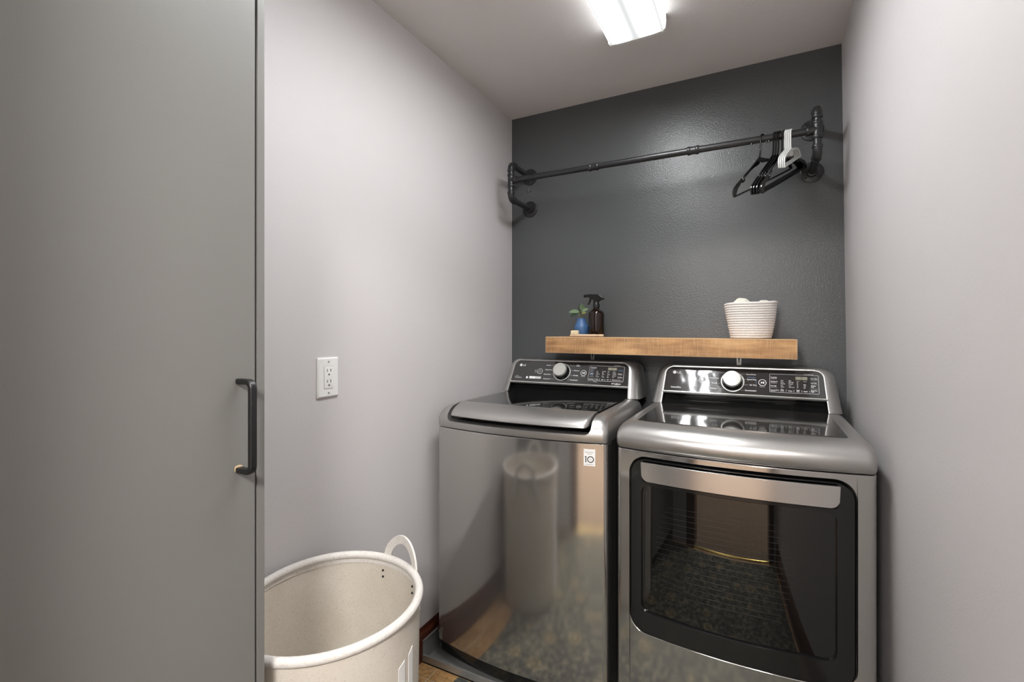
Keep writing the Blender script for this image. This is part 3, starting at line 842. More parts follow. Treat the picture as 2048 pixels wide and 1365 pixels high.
# ---- washer (stands in the drain pan)
PANZ = 0.0065
t = wash = thing('washing_machine', 'graphite steel top-loading washing machine on the left with plain front', 'washer', (-0.790, 1.54, PANZ))
machine_base(t)
bm = bmesh.new(); loft(bm, [[(x, y, z) for x, y in plan(HWM, 0, BOW, 0.018, 0.055)] for z in (0.075, 0.912)])
fpn = obj('front_panel', bm, M['steel'], t, bevel=0.0012)
R_w = [(0.3425, 0.000, 0.020, 0.9155), (0.343, -0.004, 0.022, 0.93), (0.343, -0.003, 0.024, 0.948), (0.340, 0.004, 0.028, 0.966), (0.333, 0.017, 0.034, 0.982), (0.322, 0.036, 0.040, 0.993), (0.306, 0.066, 0.045, 0.9995)]
tf = obj('top_frame', top_loft(R_w), M['steel_trim'], t)
cb = bmesh.new()
ctop = [(x, y, z) for x, z in [(0, 0)] for y in [0]]
# notch for the lid: wide opening down to z = 0.946, round lower corners
pts = rrect(-0.289, 0.289, 0.9405, 1.10, 0.022, 6)
prism(cb, pts, -0.10, 0.478)
cut(tf, [cb])
for p in tf.data.polygons: p.use_smooth = True
# well under the lid
obj('lid_well', B(-0.289, 0.289, 0.03, 0.47, 0.930, 0.941), M['black_plastic'], t, sharp=None)
lid = bmesh.new()
ys = [0.1005, 0.2, 0.35, 0.474]
loft(lid, [[(-0.281, y, 0.988), (0.281, y, 0.988), (0.281, y, 1.0005), (0.278, y, 1.002), (-0.278, y, 1.002), (-0.281, y, 1.0005)] for y in ys])
lidg = obj('lid', lid, M['lid_glass'], t, sharp=30)
bm = bmesh.new()
# front bar of the lid: rolls from the glass down over the front
prof = [(0.098, 1.0025), (0.080, 1.0030), (0.058, 1.0010), (0.036, 0.9945), (0.020, 0.9860), (0.008, 0.9770), (0.001, 0.9690), (-0.001, 0.9635), (0.002, 0.9605), (0.010, 0.9620), (0.026, 0.9720), (0.048, 0.984), (0.098, 0.990)]
xs = xs_round(-0.279, 0.279, 0.018, 24)
rings = []
for x in xs:
    e = min(1.0, (0.279 - abs(x)) / 0.018); shr = sqrt(max(0, 1 - (1 - e) ** 2))
    kk = 0.74 + 0.26 * shr
    rings.append([(x, 0.098 + (y - 0.098) * kk + bw(x) * min(1.0, (0.098 - y) / 0.08), 0.990 + (z - 0.990) * (kk if z < 0.99 else 1)) for y, z in prof])
loft(bm, rings)
obj('lid_handle', bm, M['steel_trim'], lidg, sharp=40)
console(t, 'washer')
# round warranty sticker
bm = bmesh.new(); sx0, sx1, sz0, sz1 = 0.2665, 0.3040, 0.8385, 0.8940
fr = lambda x: bw(x)
plate(bm, [sx0 + (sx1 - sx0) * i / 6 for i in range(7)], lambda x: sz0, lambda x: sz1, lambda x: bw(x) - 0.0009, lambda x: bw(x) + 0.001)
stk = obj('warranty_sticker', bm, M['paper'], t, sharp=None)
stk['label'] = 'small white sticker with a large 10'
bm = bmesh.new()
def flat_text(bm, txt, x, z, h, align='CENTER', squeeze=1.0):
    cu = bpy.data.curves.new('txt', 'FONT'); cu.body = txt; cu.size = h * 1.4; cu.align_x = align; cu.resolution_u = 3
    ob = bpy.data.objects.new('txt', cu); C.objects.link(ob)
    me = bpy.data.meshes.new_from_object(ob.evaluated_get(bpy.context.evaluated_depsgraph_get()))
    for v in me.vertices:
        X = x + v.co.x * squeeze
        v.co = (X, bw(X) - 0.0013, z + v.co.y)
    bm.from_mesh(me); bpy.data.objects.remove(ob); bpy.data.curves.remove(cu); bpy.data.meshes.remove(me)
cx_ = (sx0 + sx1) / 2
flat_text(bm, 'Direct Drive', cx_, 0.8825, 0.0042, squeeze=0.9); flat_text(bm, 'MOTOR', cx_, 0.8765, 0.0028)
flat_text(bm, 'WARRANTY', cx_, 0.8420, 0.0032, squeeze=1.1)
def srect(x0, x1, z0, z1):
    bm.faces.new([bm.verts.new((x, bw(x) - 0.0013, z)) for x, z in ((x0, z0), (x1, z0), (x1, z1), (x0, z1))])
srect(cx_ - 0.0130, cx_ - 0.0098, 0.8500, 0.8710); srect(cx_ - 0.0145, cx_ - 0.0098, 0.8680, 0.8710)
vs = []
for i in range(33):
    a = 2 * pi * i / 32
    vs.append([bm.verts.new((cx_ + 0.0038 + r * cos(a), bw(cx_ + 0.0038 + r * cos(a)) - 0.0013, 0.8605 + r * sin(a))) for r in (0.0080, 0.0110)])
for p, q in zip(vs, vs[1:]): bm.faces.new((p[0], p[1], q[1], q[0]))
flat_text(bm, 'YEAR', cx_ + 0.0038, 0.8593, 0.0026)
obj('sticker_print', bm, M['ink'], stk, sharp=None)

# ---- dryer
t = dry = thing('dryer', 'graphite steel clothes dryer on the right with a dark glass door', 'dryer', (-0.073, 1.54, 0.0))
machine_base(t)
bm = bmesh.new(); loft(bm, [[(x, y, z) for x, y in plan(HWM, 0, BOW, 0.018, 0.055)] for z in (0.075, 0.915)])
fpn = obj('front_panel', bm, M['steel'], t)
DX, DZ0, DZ1 = 0.2975, 0.345, 0.8975
cb = bmesh.new(); prism(cb, rrect(-DX, DX, DZ0, DZ1, 0.052, 8), -0.2, 0.2); cut(fpn, [cb])
bv = fpn.modifiers.new('bevel', 'BEVEL'); bv.width = 0.0025; bv.segments = 2; bv.limit_method = 'ANGLE'; bv.angle_limit = radians(50); bv.harden_normals = True
wn = fpn.modifiers.new('normals', 'WEIGHTED_NORMAL'); wn.keep_sharp = True; wn.weight = 100
R_d = [(0.3425, 0.001, 0.020, 0.9185), (0.3435, -0.010, 0.022, 0.930), (0.3440, -0.013, 0.024, 0.948), (0.3430, -0.010, 0.026, 0.963), (0.3395, 0.000, 0.030, 0.977), (0.333, 0.016, 0.036, 0.988), (0.322, 0.040, 0.042, 0.9965), (0.300, 0.075, 0.045, 1.0005)]
obj('top_panel', top_loft(R_d), M['steel_trim'], t)
bm = bmesh.new()
xs = [-0.286 + 0.572 * i / 24 for i in range(25)]
loft(bm, [[(x, 0.066 + bw(x), 1.0000) for x in xs] + [(x, 0.480, 1.0000) for x in reversed(xs)],
          [(x, 0.066 + bw(x), 1.0018) for x in xs] + [(x, 0.480, 1.0018) for x in reversed(xs)]])
obj('top_plate', bm, M['dryer_top'], t, sharp=30)
console(t, 'dryer')
# door
g = 0.0055
x0, x1, z0, z1, r = -DX + g, DX - g, DZ0 + g, DZ1 - g, 0.048
bm = bmesh.new()
plate(bm, xs_round(x0, x1, r), rr_lo(x0, x1, z0, r), rr_hi(x0, x1, z1, r), lambda x: bw(x) - 0.006, lambda x: bw(x) + 0.045)
dfr = obj('door', bm, M['black_plastic'], t)
c1 = bmesh.new(); wx0, wx1, wz0, wz1 = -0.2555, 0.2485, 0.420, 0.806
loft(c1, [[(x, -0.11, z) for x, z in rrect(wx0 - 0.016, wx1 + 0.016, wz0 - 0.016, wz1 + 0.016, 0.030, 6)],
          [(x, 0.04, z) for x, z in rrect(wx0 + 0.004, wx1 - 0.004, wz0 + 0.004, wz1 - 0.004, 0.018, 6)]])
c2 = bmesh.new(); prism(c2, rrect(-0.256, 0.258, 0.822, 0.889, 0.010, 4), -0.2, -0.012)
cut(dfr, [c1, c2])
bv = dfr.modifiers.new('bevel', 'BEVEL'); bv.width = 0.0014; bv.segments = 2; bv.limit_method = 'ANGLE'; bv.angle_limit = radians(50)
bm = bmesh.new()
a0, a1, b0, b1 = wx0 - 0.004, wx1 + 0.004, wz0 - 0.004, wz1 + 0.004
plate(bm, xs_round(a0, a1, 0.02), rr_lo(a0, a1, b0, 0.02), rr_hi(a0, a1, b1, 0.02), lambda x: bw(x) + 0.002, lambda x: bw(x) + 0.010)
gl = obj('door_window', bm, M['door_glass'], dfr, sharp=30)
bm = bmesh.new()
for i in range(17):
    zc = 0.492 + 0.0165 * i
    half = 0.185 * (1 - 0.25 * ((i - 8) / 9) ** 2)
    plate(bm, [-half - 0.03 + 2 * half * k / 12 for k in range(13)], lambda x: zc - 0.0004, lambda x: zc + 0.0004, lambda x: bw(x) + 0.0017, lambda x: bw(x) + 0.003)
o = obj('glass_lines', bm, M['wire_print'], gl, sharp=None); o['kind'] = 'stuff'
bm = bmesh.new()
zt, zb = 0.886, 0.828
def hlo(x):
    e0, e1 = -0.2575, 0.2585
    d = max(0.0, (e0 + 0.022) - x, x - (e1 - 0.022))
    return zb + (0.022 - sqrt(max(0, 0.022 ** 2 - min(d, 0.022) ** 2))) * 1.3 + (zt - zb - 0.03) * max(0.0, (d - 0.0205) / 0.0015)
plate(bm, xs_round(-0.2575, 0.2585, 0.022), hlo, lambda x: zt, lambda x: bw(x) - 0.022, lambda x: bw(x) - 0.014)
hd = obj('door_handle', bm, M['handle_steel'], dfr, sharp=30, bevel=0.0015)
bm = bmesh.new()
plate(bm, [-0.25 + 0.5 * k / 20 for k in range(21)], lambda x: 0.829, lambda x: 0.846, lambda x: bw(x) - 0.015, lambda x: bw(x) + 0.01)
obj('handle_mount', bm, M['black_plastic'], dfr, sharp=30)
# ---- drain pan under the washer
bm = bmesh.new()
px0, px1, py0, py1 = XL + 0.0155, -0.428, 1.492, D - 0.02
box(bm, px0, px1, py0, py1, 0.0005, 0.0055)
def wallquad(p0, p1, h0, h1, nx, ny, th=0.0025, lipw=0.007):
    out = []
    for (x, y), h in ((p0, h0), (p1, h1)):
        out.append([(x, y, 0.001), (x + nx * 0.0, y + ny * 0.0, h), (x - nx * lipw, y - ny * lipw, h), (x - nx * lipw, y - ny * lipw, h - 0.004), (x - nx * th, y - ny * th, h - 0.004), (x - nx * th, y - ny * th, 0.001)])
    loft(bm, out)
wallquad((px0, py0), (px1, py0), 0.030, 0.030, 0, -1)
wallquad((px0, py0 + 0.001), (px0, py1), 0.085, 0.085, -1, 0)
wallquad((px1, py0), (px1, py1), 0.030, 0.030, 1, 0)
wallquad((px0, py1), (px1, py1), 0.030, 0.030, 0, 1)
tag(obj('drain_pan', bm, M['galv'], sharp=30), 'shallow grey metal drain pan under the washing machine', 'drain pan')

# ------------------------------------------------------------------ wooden shelf
sx0, sx1 = -0.8886, 0.1207
tilt = 0.0063
t = thing('floating_shelf', 'thick rough-sawn wooden shelf on the dark wall above the machines', 'shelf', ((sx0 + sx1) / 2, D, 1.2290), (0, math.atan(tilt), 0))
LX = (sx1 - sx0) / 2
obj('board', B(-LX, LX, -0.235, -0.001, -0.0372, 0.0372), [M['shelf'], M['shelf_edge']], t, sharp=None, bevel=0.0016).modifiers['bevel'].material = 1
def shelf_top(x): return 1.2290 + 0.0372 - tilt * (x - (sx0 + sx1) / 2) + 0.0003
for k, bx in enumerate((-0.736 - (sx0 + sx1) / 2, -0.082 - (sx0 + sx1) / 2)):
    bm = bmesh.new(); prism(bm, rrect(-0.009, 0.009, -0.082, -0.030, 0.003, 3), -0.004, -0.001)
    bmesh.ops.translate(bm, verts=bm.verts[:], vec=(bx, 0, 0))
    bk = obj('bracket', bm, M['screw'], t)
    bm = bmesh.new(); pts = [(bx + 0.004 * cos(a * pi / 8), -0.052 + 0.004 * sin(a * pi / 8)) for a in range(16)]
    prism(bm, pts, -0.0048, -0.0035); box(bm, bx - 0.002, bx + 0.002, -0.0048, -0.0035, -0.068, -0.052)
    obj('keyhole', bm, M['ink'], bk, sharp=None)
obj('cleat', B(-0.094 - (sx0 + sx1) / 2 - 0.02, -0.094 - (sx0 + sx1) / 2 + 0.006, -0.09, -0.001, -0.046, -0.0372), M['shelf'], t, sharp=None)

# ------------------------------------------------------------------ spray bottle
bx, by = -0.684, 2.172
t = thing('spray_bottle', 'dark amber glass spray bottle with a black trigger head', 'spray bottle', (bx, by, shelf_top(bx)))
bm = bmesh.new()
lathe(bm, [(0.030, 0.0), (0.0345, 0.002), (0.0362, 0.007), (0.0364, 0.10), (0.0355, 0.109), (0.032, 0.118), (0.025, 0.125), (0.017, 0.129), (0.0135, 0.132), (0.0130, 0.140)], 40)
obj('bottle_body', bm, M['amber'], t, sharp=40)
bm = bmesh.new(); lathe(bm, [(0.0145, 0.137), (0.0158, 0.138), (0.0158, 0.152), (0.0135, 0.156), (0.0125, 0.166)], 24); obj('collar', bm, M['sprayer'], t)
bm = bmesh.new()
pts = [(-0.053, 0.1985), (-0.053, 0.188), (-0.036, 0.187), (-0.030, 0.184), (-0.020, 0.179), (-0.012, 0.171), (-0.011, 0.164), (0.012, 0.164), (0.016, 0.170), (0.034, 0.1745), (0.040, 0.177), (0.038, 0.181), (0.022, 0.193), (0.010, 0.1995), (-0.030, 0.2015)]
prism(bm, pts, -0.009, 0.009)
obj('trigger_head', bm, M['sprayer'], t, sharp=35, bevel=0.003)
bm = bmesh.new(); lathe(bm, [(0.0075, -0.006), (0.0075, 0.006)], 12)
bmesh.ops.rotate(bm, verts=bm.verts[:], cent=(0, 0, 0), matrix=Matrix.Rotation(pi / 2, 3, 'Y')); bmesh.ops.translate(bm, verts=bm.verts[:], vec=(-0.054, 0, 0.1935)); obj('nozzle', bm, M['sprayer'], t)
bm = bmesh.new()
prism(bm, [(-0.031, 0.186), (-0.022, 0.183), (-0.026, 0.172), (-0.031, 0.161), (-0.040, 0.150), (-0.0425, 0.152), (-0.036, 0.166)], -0.006, 0.006); obj('trigger', bm, M['sprayer'], t, bevel=0.0015)

# ------------------------------------------------------------------ vase and its sprig
vx, vy = -0.762, 2.185
t = thing('bud_vase', 'small matte blue bud vase beside the amber spray bottle', 'vase', (vx, vy, shelf_top(vx)))
bm = bmesh.new()
lathe(bm, [(0.025, 0.0), (0.029, 0.001), (0.0315, 0.010), (0.0340, 0.034), (0.0345, 0.046), (0.0338, 0.050), (0.031, 0.0545), (0.0255, 0.067), (0.0215, 0.078), (0.0195, 0.083), (0.0196, 0.089), (0.0180, 0.0895), (0.0175, 0.078), (0.024, 0.055), (0.028, 0.02), (0.02, 0.006)], 40)
obj('vase_body', bm, M['vase'], t, sharp=40)
t = thing('leaf_sprig', 'green leafy sprig standing in the blue vase', 'plant', (vx, vy, shelf_top(vx) + 0.0765))
t.location.z = shelf_top(vx) + 0.04
def leaf(root, base, dirv, ln, wd, curl, m, up=(0.1, -1, 0.75)):
    base = Vector(base); d = Vector(dirv).normalized(); s = d.cross(Vector(up)).normalized(); nrm = s.cross(d)
    bm = bmesh.new(); rows = []
    for i in range(8):
        q = i / 7; w = 1.2 * wd * sin(pi * min(1, q * 0.93 + 0.06)) ** 0.8
        c = base + d * (ln * q) + nrm * (-curl * q * q)
        rows.append([c - s * w + nrm * w * 0.35, c, c + s * w + nrm * w * 0.35])
    th = nrm * 0.0007
    vt = [[bm.verts.new(p + th) for p in r] for r in rows]; vb = [[bm.verts.new(p - th) for p in r] for r in rows]
    for k in range(7):
        for j in range(2):
            bm.faces.new((vt[k][j], vt[k][j + 1], vt[k + 1][j + 1], vt[k + 1][j])); bm.faces.new((vb[k][j + 1], vb[k][j], vb[k + 1][j], vb[k + 1][j + 1]))
        bm.faces.new((vt[k][0], vt[k + 1][0], vb[k + 1][0], vb[k][0])); bm.faces.new((vt[k + 1][2], vt[k][2], vb[k][2], vb[k + 1][2]))
    bm.faces.new((vt[0][0], vb[0][0], vb[0][1], vt[0][1])); bm.faces.new((vt[0][1], vb[0][1], vb[0][2], vt[0][2]))
    bm.faces.new((vt[7][1], vb[7][1], vb[7][0], vt[7][0])); bm.faces.new((vt[7][2], vb[7][2], vb[7][1], vt[7][1]))
    obj('leaf', bm, m, root, sharp=60)
bm = bmesh.new()
for tip in ((-0.018, -0.004, 0.088), (0.004, 0.0, 0.092), (0.020, -0.006, 0.080), (-0.006, -0.008, 0.075)):
    tube(bm, [(0, 0, 0), (tip[0] * 0.3, tip[1] * 0.3, tip[2] * 0.55), tip], 0.0013, 6)
obj('stem', bm, M['stem'], t)
lf = M['leaf']; ld = M['leaf_dark']
leaf(t, (-0.012, -0.004, 0.076), (-0.9, -0.2, 0.25), 0.050, 0.0100, 0.020, lf)
leaf(t, (-0.010, -0.008, 0.072), (-0.8, -0.3, -0.15), 0.046, 0.0085, 0.018, ld)
leaf(t, (-0.004, 0.0, 0.082), (-0.25, -0.15, 1.0), 0.034, 0.0090, -0.012, ld, (0, 1, 0.2))
leaf(t, (0.002, -0.002, 0.084), (0.15, -0.2, 1.0), 0.036, 0.0105, 0.008, lf, (0, 1, 0.2))
leaf(t, (0.006, -0.004, 0.078), (0.9, -0.3, 0.55), 0.034, 0.0085, 0.008, lf)
leaf(t, (0.004, -0.008, 0.072), (0.8, -0.5, 0.1), 0.028, 0.0070, 0.006, M['stem'])
leaf(t, (0.0, -0.008, 0.070), (0.2, -0.9, 0.6), 0.032, 0.0085, 0.010, lf)
leaf(t, (-0.002, 0.004, 0.076), (-0.4, 0.8, 0.5), 0.032, 0.0085, 0.010, lf)

# ------------------------------------------------------------------ little wooden brush
t = thing('scrub_brush', 'small pale wooden brush lying at the front of the shelf', 'brush', (-0.698, 2.075, shelf_top(-0.698)))
bm = bmesh.new()
pts = [(-0.078, 0.0085, 0.0065), (-0.070, 0.0105, 0.0065), (-0.035, 0.0105, 0.0065), (-0.022, 0.0075, 0.0060), (0.02, 0.0070, 0.0058), (0.040, 0.0078, 0.0062), (0.046, 0.0060, 0.0050), (0.052, 0.0060, 0.0050), (0.060, 0.0082, 0.0060), (0.074, 0.0080, 0.0060), (0.078, 0.0045, 0.0040)]
rings = []
for x, hwid, hh in pts:
    rings.append([(x, hwid * cos(a * pi / 6), 0.0066 + hh * sin(a * pi / 6)) for a in range(12)])
loft(bm, rings); obj('handle', bm, M['pale_wood'], t, sharp=50)
bm = bmesh.new(); prism(bm, rrect(-0.075, -0.041, 0.010, 0.0305, 0.003, 3), -0.010, 0.010, -0.0015)
obj('bristles', bm, M['cream'], t, bevel=0.001)
bm = bmesh.new()
for x in (-0.063, -0.057, -0.051): box(bm, x - 0.0008, x + 0.0008, -0.0112, -0.0095, 0.014, 0.021)
obj('stamped_mark', bm, M['pale_wood'], t, sharp=None)

# ------------------------------------------------------------------ rope basket with wool balls
rx, ry = -0.036, 2.160
t = thing('rope_basket', 'small white coiled rope basket on the right end of the shelf', 'basket', (rx, ry, shelf_top(rx) + 0.0006))
NC = 15; Hb = 0.143
def rb(q): return 0.072 + 0.024 * q ** 0.85, 0.056 + 0.020 * q ** 0.85
bm = bmesh.new(); rings = []; n = 56
def rbr(q, off, z):
    a, b = rb(q)
    out = []
    for i in range(n):
        th = 2 * pi * i / n
        dip = 0.0024 * cos(th + 0.3) * q ** 2 + 0.0014 * cos(3 * th + 0.8) * q ** 2
        out.append(((a + off) * cos(th) * (1 + 0.012 * sin(3 * th + 5 * q)), (b + off) * sin(th), z + dip))
    return out
for c in range(NC):
    for k in range(4):
        q = (c + (k + 0.0) / 4) / NC; a = pi * k / 4
        rings.append(rbr(q, 0.0030 * sin(a) + 0.0002 * ((c * 7) % 3), Hb * q))
rings.append(rbr(1, 0.0005, Hb)); rings.append(rbr(1, -0.003, Hb + 0.002)); rings.append(rbr(1, -0.0065, Hb))
rings.append(rbr(0.5, -0.0065, Hb * 0.5)); rings.append(rbr(0.06, -0.0065, Hb * 0.06))
loft(bm, rings); obj('coiled_wall', bm, M['rope'], t, sharp=70)
for k, (x, y, z, r, lb) in enumerate(((-0.069, 2.163, 0.132, 0.0345, 'larger cream wool ball showing above the left rim of the rope basket'), (0.012, 2.168, 0.126, 0.0300, 'smaller cream wool ball peeking over the right rim of the rope basket'),
                                      (-0.072, 2.158, 0.045, 0.033, 'cream wool ball low inside the rope basket, left side'), (0.000, 2.158, 0.045, 0.033, 'cream wool ball low inside the rope basket, right side'))):
    bm = bmesh.new(); bmesh.ops.create_uvsphere(bm, u_segments=28, v_segments=16, radius=r)
    for v in bm.verts: v.co *= 1 + 0.03 * sin(v.co.x * 190 + v.co.z * 120 + k)
    o = tag(obj('wool_ball', bm, M['wool'], loc=(x, y, shelf_top(rx) + z)), lb, 'ball', 'wool balls in the rope basket')

# ------------------------------------------------------------------ pipe rack
RY, RZ = 2.06, 2.029
XA, XB = -1.078, 0.184
ZU, ZD = 2.108, 1.938
t = thing('pipe_rack', 'black iron pipe clothes rail with flanges on the dark wall', 'clothes rail', ((XA + XB) / 2, D, RZ))
ox, oy, oz = (XA + XB) / 2, D, RZ
def loc(x, y, z): return Vector((x - ox, y - oy, z - oz))
PR = 0.0134
def cyl(bm, p, q, r, n=20): tube(bm, [p, q], r, n)
def fitting_band(bm, c, ax, r=0.0178, w=0.006):
    c = Vector(c); ax = Vector(ax)
    tube(bm, [c - ax * w, c - ax * w * 0.6, c + ax * w * 0.6, c + ax * w], [r * 0.93, r, r, r * 0.93], 20)
for sx, X in ((-1, XA), (1, XB)):
    for Z in (ZU, ZD):
        bm = bmesh.new()
        c = loc(X, D, Z)
        tube(bm, [c + Vector((0, -0.0005, 0)), c + Vector((0, -0.006, 0)), c + Vector((0, -0.0075, 0)), c + Vector((0, -0.0085, 0)), c + Vector((0, -0.020, 0)), c + Vector((0, -0.021, 0))], [0.0415, 0.0415, 0.039, 0.021, 0.0185, 0.0165], 32)
        fl = obj('wall_flange', bm, M['pipe'], t, sharp=35)
        for k in range(4):
            a = pi / 4 + k * pi / 2
            p = c + Vector((0.030 * cos(a), -0.0068, 0.030 * sin(a)))
            bm = bmesh.new(); tube(bm, [p, p + Vector((0, -0.0014, 0)), p + Vector((0, -0.0024, 0))], [0.0048, 0.0045, 0.0025], 12); obj('screw', bm, M['black_metal'], fl)
        bm = bmesh.new(); cyl(bm, loc(X, D - 0.012, Z), loc(X, RY + 0.022, Z), PR); obj('arm_pipe', bm, M['pipe'], t)
        sg = 1 if Z == ZU else -1
        bm = bmesh.new()
        cc = loc(X, RY + 0.022, Z - sg * 0.022)
        path = [cc + Vector((0, 0.014, sg * 0.022))] + [cc + Vector((0, -0.022 * sin(a), sg * 0.022 * cos(a))) for a in [pi / 2 * i / 8 for i in range(9)]] + [cc + Vector((0, -0.022, -sg * 0.010))]
        tube(bm, path, 0.0160, 20)
        fitting_band(bm, cc + Vector((0, 0.012, sg * 0.022)), (0, 1, 0)); fitting_band(bm, cc + Vector((0, -0.022, -sg * 0.008)), (0, 0, 1))
        obj('elbow', bm, M['pipe'], t, sharp=40)
        bm = bmesh.new(); cyl(bm, loc(X, RY, Z - sg * 0.022), loc(X, RY, RZ), PR); obj('upright_pipe', bm, M['pipe'], t)
    bm = bmesh.new()
    cyl(bm, loc(X, RY, RZ - 0.028), loc(X, RY, RZ + 0.028), 0.0160); cyl(bm, loc(X, RY, RZ), loc(X - sx * 0.030, RY, RZ), 0.0160)
    for s in (-1, 1): fitting_band(bm, loc(X, RY, RZ + s * 0.026), (0, 0, 1))
    fitting_band(bm, loc(X - sx * 0.028, RY, RZ), (1, 0, 0)); obj('tee', bm, M['pipe'], t, sharp=40)
cx = [XA, -0.661, -0.243, XB]
for a, b in zip(cx, cx[1:]):
    bm = bmesh.new(); cyl(bm, loc(a, RY, RZ), loc(b, RY, RZ), PR, 24); obj('rail_pipe', bm, M['pipe'], t)
for x in cx[1:3]:
    bm = bmesh.new(); cyl(bm, loc(x - 0.019, RY, RZ), loc(x + 0.019, RY, RZ), 0.0158, 24)
    for s in (-1, 1): fitting_band(bm, loc(x + s * 0.016, RY, RZ), (1, 0, 0))
    obj('coupling', bm, M['pipe'], t, sharp=40)
for i, x in enumerate((-0.031, 0.020, 0.028)):
    bm = bmesh.new(); cyl(bm, loc(x, RY - 0.004, RZ - 0.012), loc(x, RY - 0.005, RZ - 0.0185), 0.0030, 10); obj('set_screw', bm, M['pipe'], t)

# two wire S hooks at the left end of the rail
for k, (x, rz, lb) in enumerate(((-0.985, 0.25, 'left one of the two dark wire S hooks on the rail'), (-0.970, 0.05, 'right one of the two dark wire S hooks on the rail'))):
    bm = bmesh.new(); rr = PR + 0.0022
    path = arc((0, 0, 0), rr, radians(200), radians(-10), 14, (0, 1, 0)) 
    path += [Vector((0, rr * 0.9, -0.02)), Vector((0, 0.004, -0.045)), Vector((0, 0.001, -0.062))]
    path += arc((0, -0.008, -0.064), 0.009, 0, -pi, 10, (0, 1, 0)) + [Vector((0, -0.0172, -0.054))]
    tube(bm, path, 0.0014, 8)
    tag(obj('wire_hook', bm, M['hook'], loc=(x, RY, RZ)), lb, 'hook', 'wire hooks on the rail').rotation_euler = (0, 0, rz)

# ------------------------------------------------------------------ clothes hangers
def tilt2(x, z, n, r):        # swing a body point about the neck so that the near end dips
    c, q = cos(radians(r)), sin(radians(r))
    return n[0] + x * c - z * q, n[1] + x * q + z * c
def hanger_black(label, roll=24):
    t = thing('clothes_hanger', label, 'hanger', (0, RY, RZ), group='black clothes hangers')
    rr = PR + 0.0035
    N = (-0.024, -0.080)
    bm = bmesh.new()
    path = arc((0, 0, 0), rr, radians(-10), radians(180), 16) + [Vector((-rr, 0, -0.012)), Vector((-rr, 0, -0.048)), Vector((-rr - 0.001, 0, -0.058)), Vector((N[0], 0, N[1] + 0.004)), Vector((N[0] - 0.001, 0, N[1] - 0.004))]
    tube(bm, path, 0.0031, 8); obj('hook', bm, M['hanger_black'], t)
    E = (0.225, -0.066)
    prof = [(0, 0.006, -0.012), (0.06, 0.006, -0.018), (0.14, 0.0045, -0.015), (0.24, 0.004, -0.009), (0.40, 0.004, -0.006), (0.555, 0.0045, -0.0055), (0.575, 0.0055, -0.006), (0.585, -0.007, -0.016), (0.60, -0.009, -0.0175), (0.64, -0.009, -0.0175), (0.655, -0.007, -0.016), (0.665, 0.0055, -0.008), (0.70, 0.0045, -0.009), (0.85, 0.0045, -0.016), (0.93, 0.003, -0.030), (0.98, -0.004, -0.034), (1.0, -0.014, -0.028)]
    bm = bmesh.new()
    for sg in (-1, 1):
        cols = []
        for s, a, b in prof:
            x = sg * E[0] * s; z = E[1] * s
            p = tilt2(x, z + b * 0.8, N, roll); q = tilt2(x, z + a * 0.9, N, roll)
            cols.append([(p[0], -0.0026, p[1]), (q[0], -0.0026, q[1]), (q[0], 0.0026, q[1]), (p[0], 0.0026, p[1])])
        loft(bm, cols)
    obj('shoulder_arms', bm, M['hanger_black'], t, sharp=40, bevel=0.0009)
    bm = bmesh.new(); tube(bm, [(p[0], 0, p[1]) for p in [tilt2(x, z, N, roll) for x, z in ((-0.216, -0.0895), (-0.1, -0.0905), (0.1, -0.0905), (0.216, -0.0895))]], 0.0032, 8); obj('trouser_bar', bm, M['hanger_black'], t)
    return t
HB = ['black plastic hanger hanging apart to the left of the others', 'second black plastic hanger from the left, first of the tight group', 'third black plastic hanger from the left, in the tight group', 'fourth black plastic hanger from the left, in the tight group', 'rightmost black plastic hanger, next to the white hooks']
h0 = hanger_black(HB[0])
hs = [h0] + [copy_tree(h0) for _ in HB[1:]]
def pose(o, x, yaw):          # local +x points to the wall
    o.location = (x, RY, RZ); o.rotation_euler = (0, 0, radians(yaw))
for o, lb, x, yaw in zip(hs, HB, (0.008, 0.0500, 0.0580, 0.0660, 0.0785), (61, 66, 66, 66.5, 67)):
    pose(o, x, yaw); o['label'] = lb
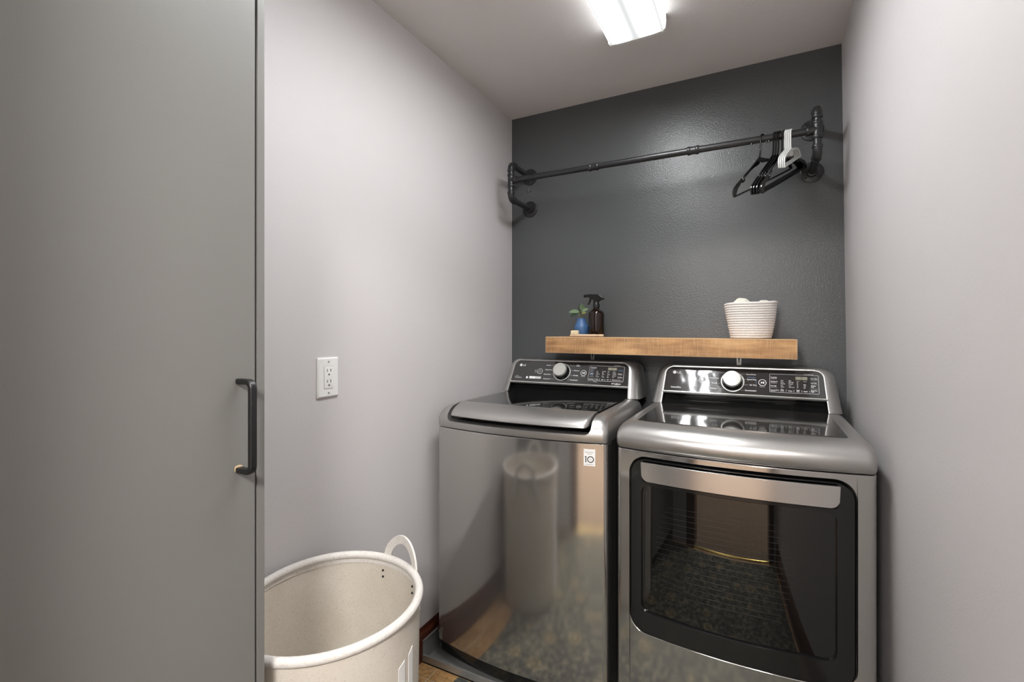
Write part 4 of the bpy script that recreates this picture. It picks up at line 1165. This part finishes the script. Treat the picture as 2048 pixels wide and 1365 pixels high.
def hanger_white(label, roll=26):
    t = thing('clothes_hanger', label, 'hanger', (0, RY, RZ), group='white clothes hangers')
    rr = PR + 0.0035
    N = (-0.012, -0.062)
    bm = bmesh.new()
    path = arc((0, 0, 0), rr, radians(-10), radians(180), 16) + [Vector((-rr, 0, -0.012)), Vector((-rr, 0, -0.040)), Vector((-rr + 0.001, 0, -0.050)), Vector((N[0], 0, N[1]))]
    tube(bm, path, 0.0026, 8); obj('hook', bm, M['hanger_white'], t)
    bm = bmesh.new()
    cl = [(0.0, 0.0), (0.032, -0.003), (0.060, -0.008), (0.074, -0.014), (0.084, -0.027), (0.087, -0.044)]
    for sg in (-1, 1):
        cols = []
        for i, (x, z) in enumerate(cl):
            h = (0.011, 0.009, 0.008, 0.008, 0.008, 0.006)[i] * 0.5
            nx_, nz_ = ((0, 1), (0.1, 1), (0.25, 0.97), (0.5, 0.85), (0.85, 0.5), (0.98, 0.2))[i]
            p = tilt2(sg * (x - nx_ * h), z - nz_ * h, N, roll); q = tilt2(sg * (x + nx_ * h), z + nz_ * h, N, roll)
            cols.append([(p[0], -0.0022, p[1]), (q[0], -0.0022, q[1]), (q[0], 0.0022, q[1]), (p[0], 0.0022, p[1])])
        loft(bm, cols)
    prism(bm, [tilt2(x, z, N, roll) for x, z in ((-0.018, -0.002), (-0.007, -0.022), (0.007, -0.022), (0.018, -0.002))], -0.0022, 0.0022)
    obj('shoulder_arms', bm, M['hanger_white'], t, sharp=40, bevel=0.0008)
    bm = bmesh.new(); tube(bm, [(p[0], 0, p[1]) for p in [tilt2(x, -0.043, N, roll) for x in (-0.0868, 0.0868)]], 0.0026, 8); obj('trouser_bar', bm, M['hanger_white'], t)
    return t
HWL = ['leftmost white plastic hanger, next to the black hangers', 'second white plastic hanger from the left on the rail', 'third white plastic hanger from the left on the rail', 'rightmost white plastic hanger, nearest the right wall']
w0 = hanger_white(HWL[0]); ws = [w0] + [copy_tree(w0) for _ in HWL[1:]]
for o, lb, x in zip(ws, HWL, (0.0868, 0.0928, 0.0988, 0.1048)):
    pose(o, x, 68); o['label'] = lb
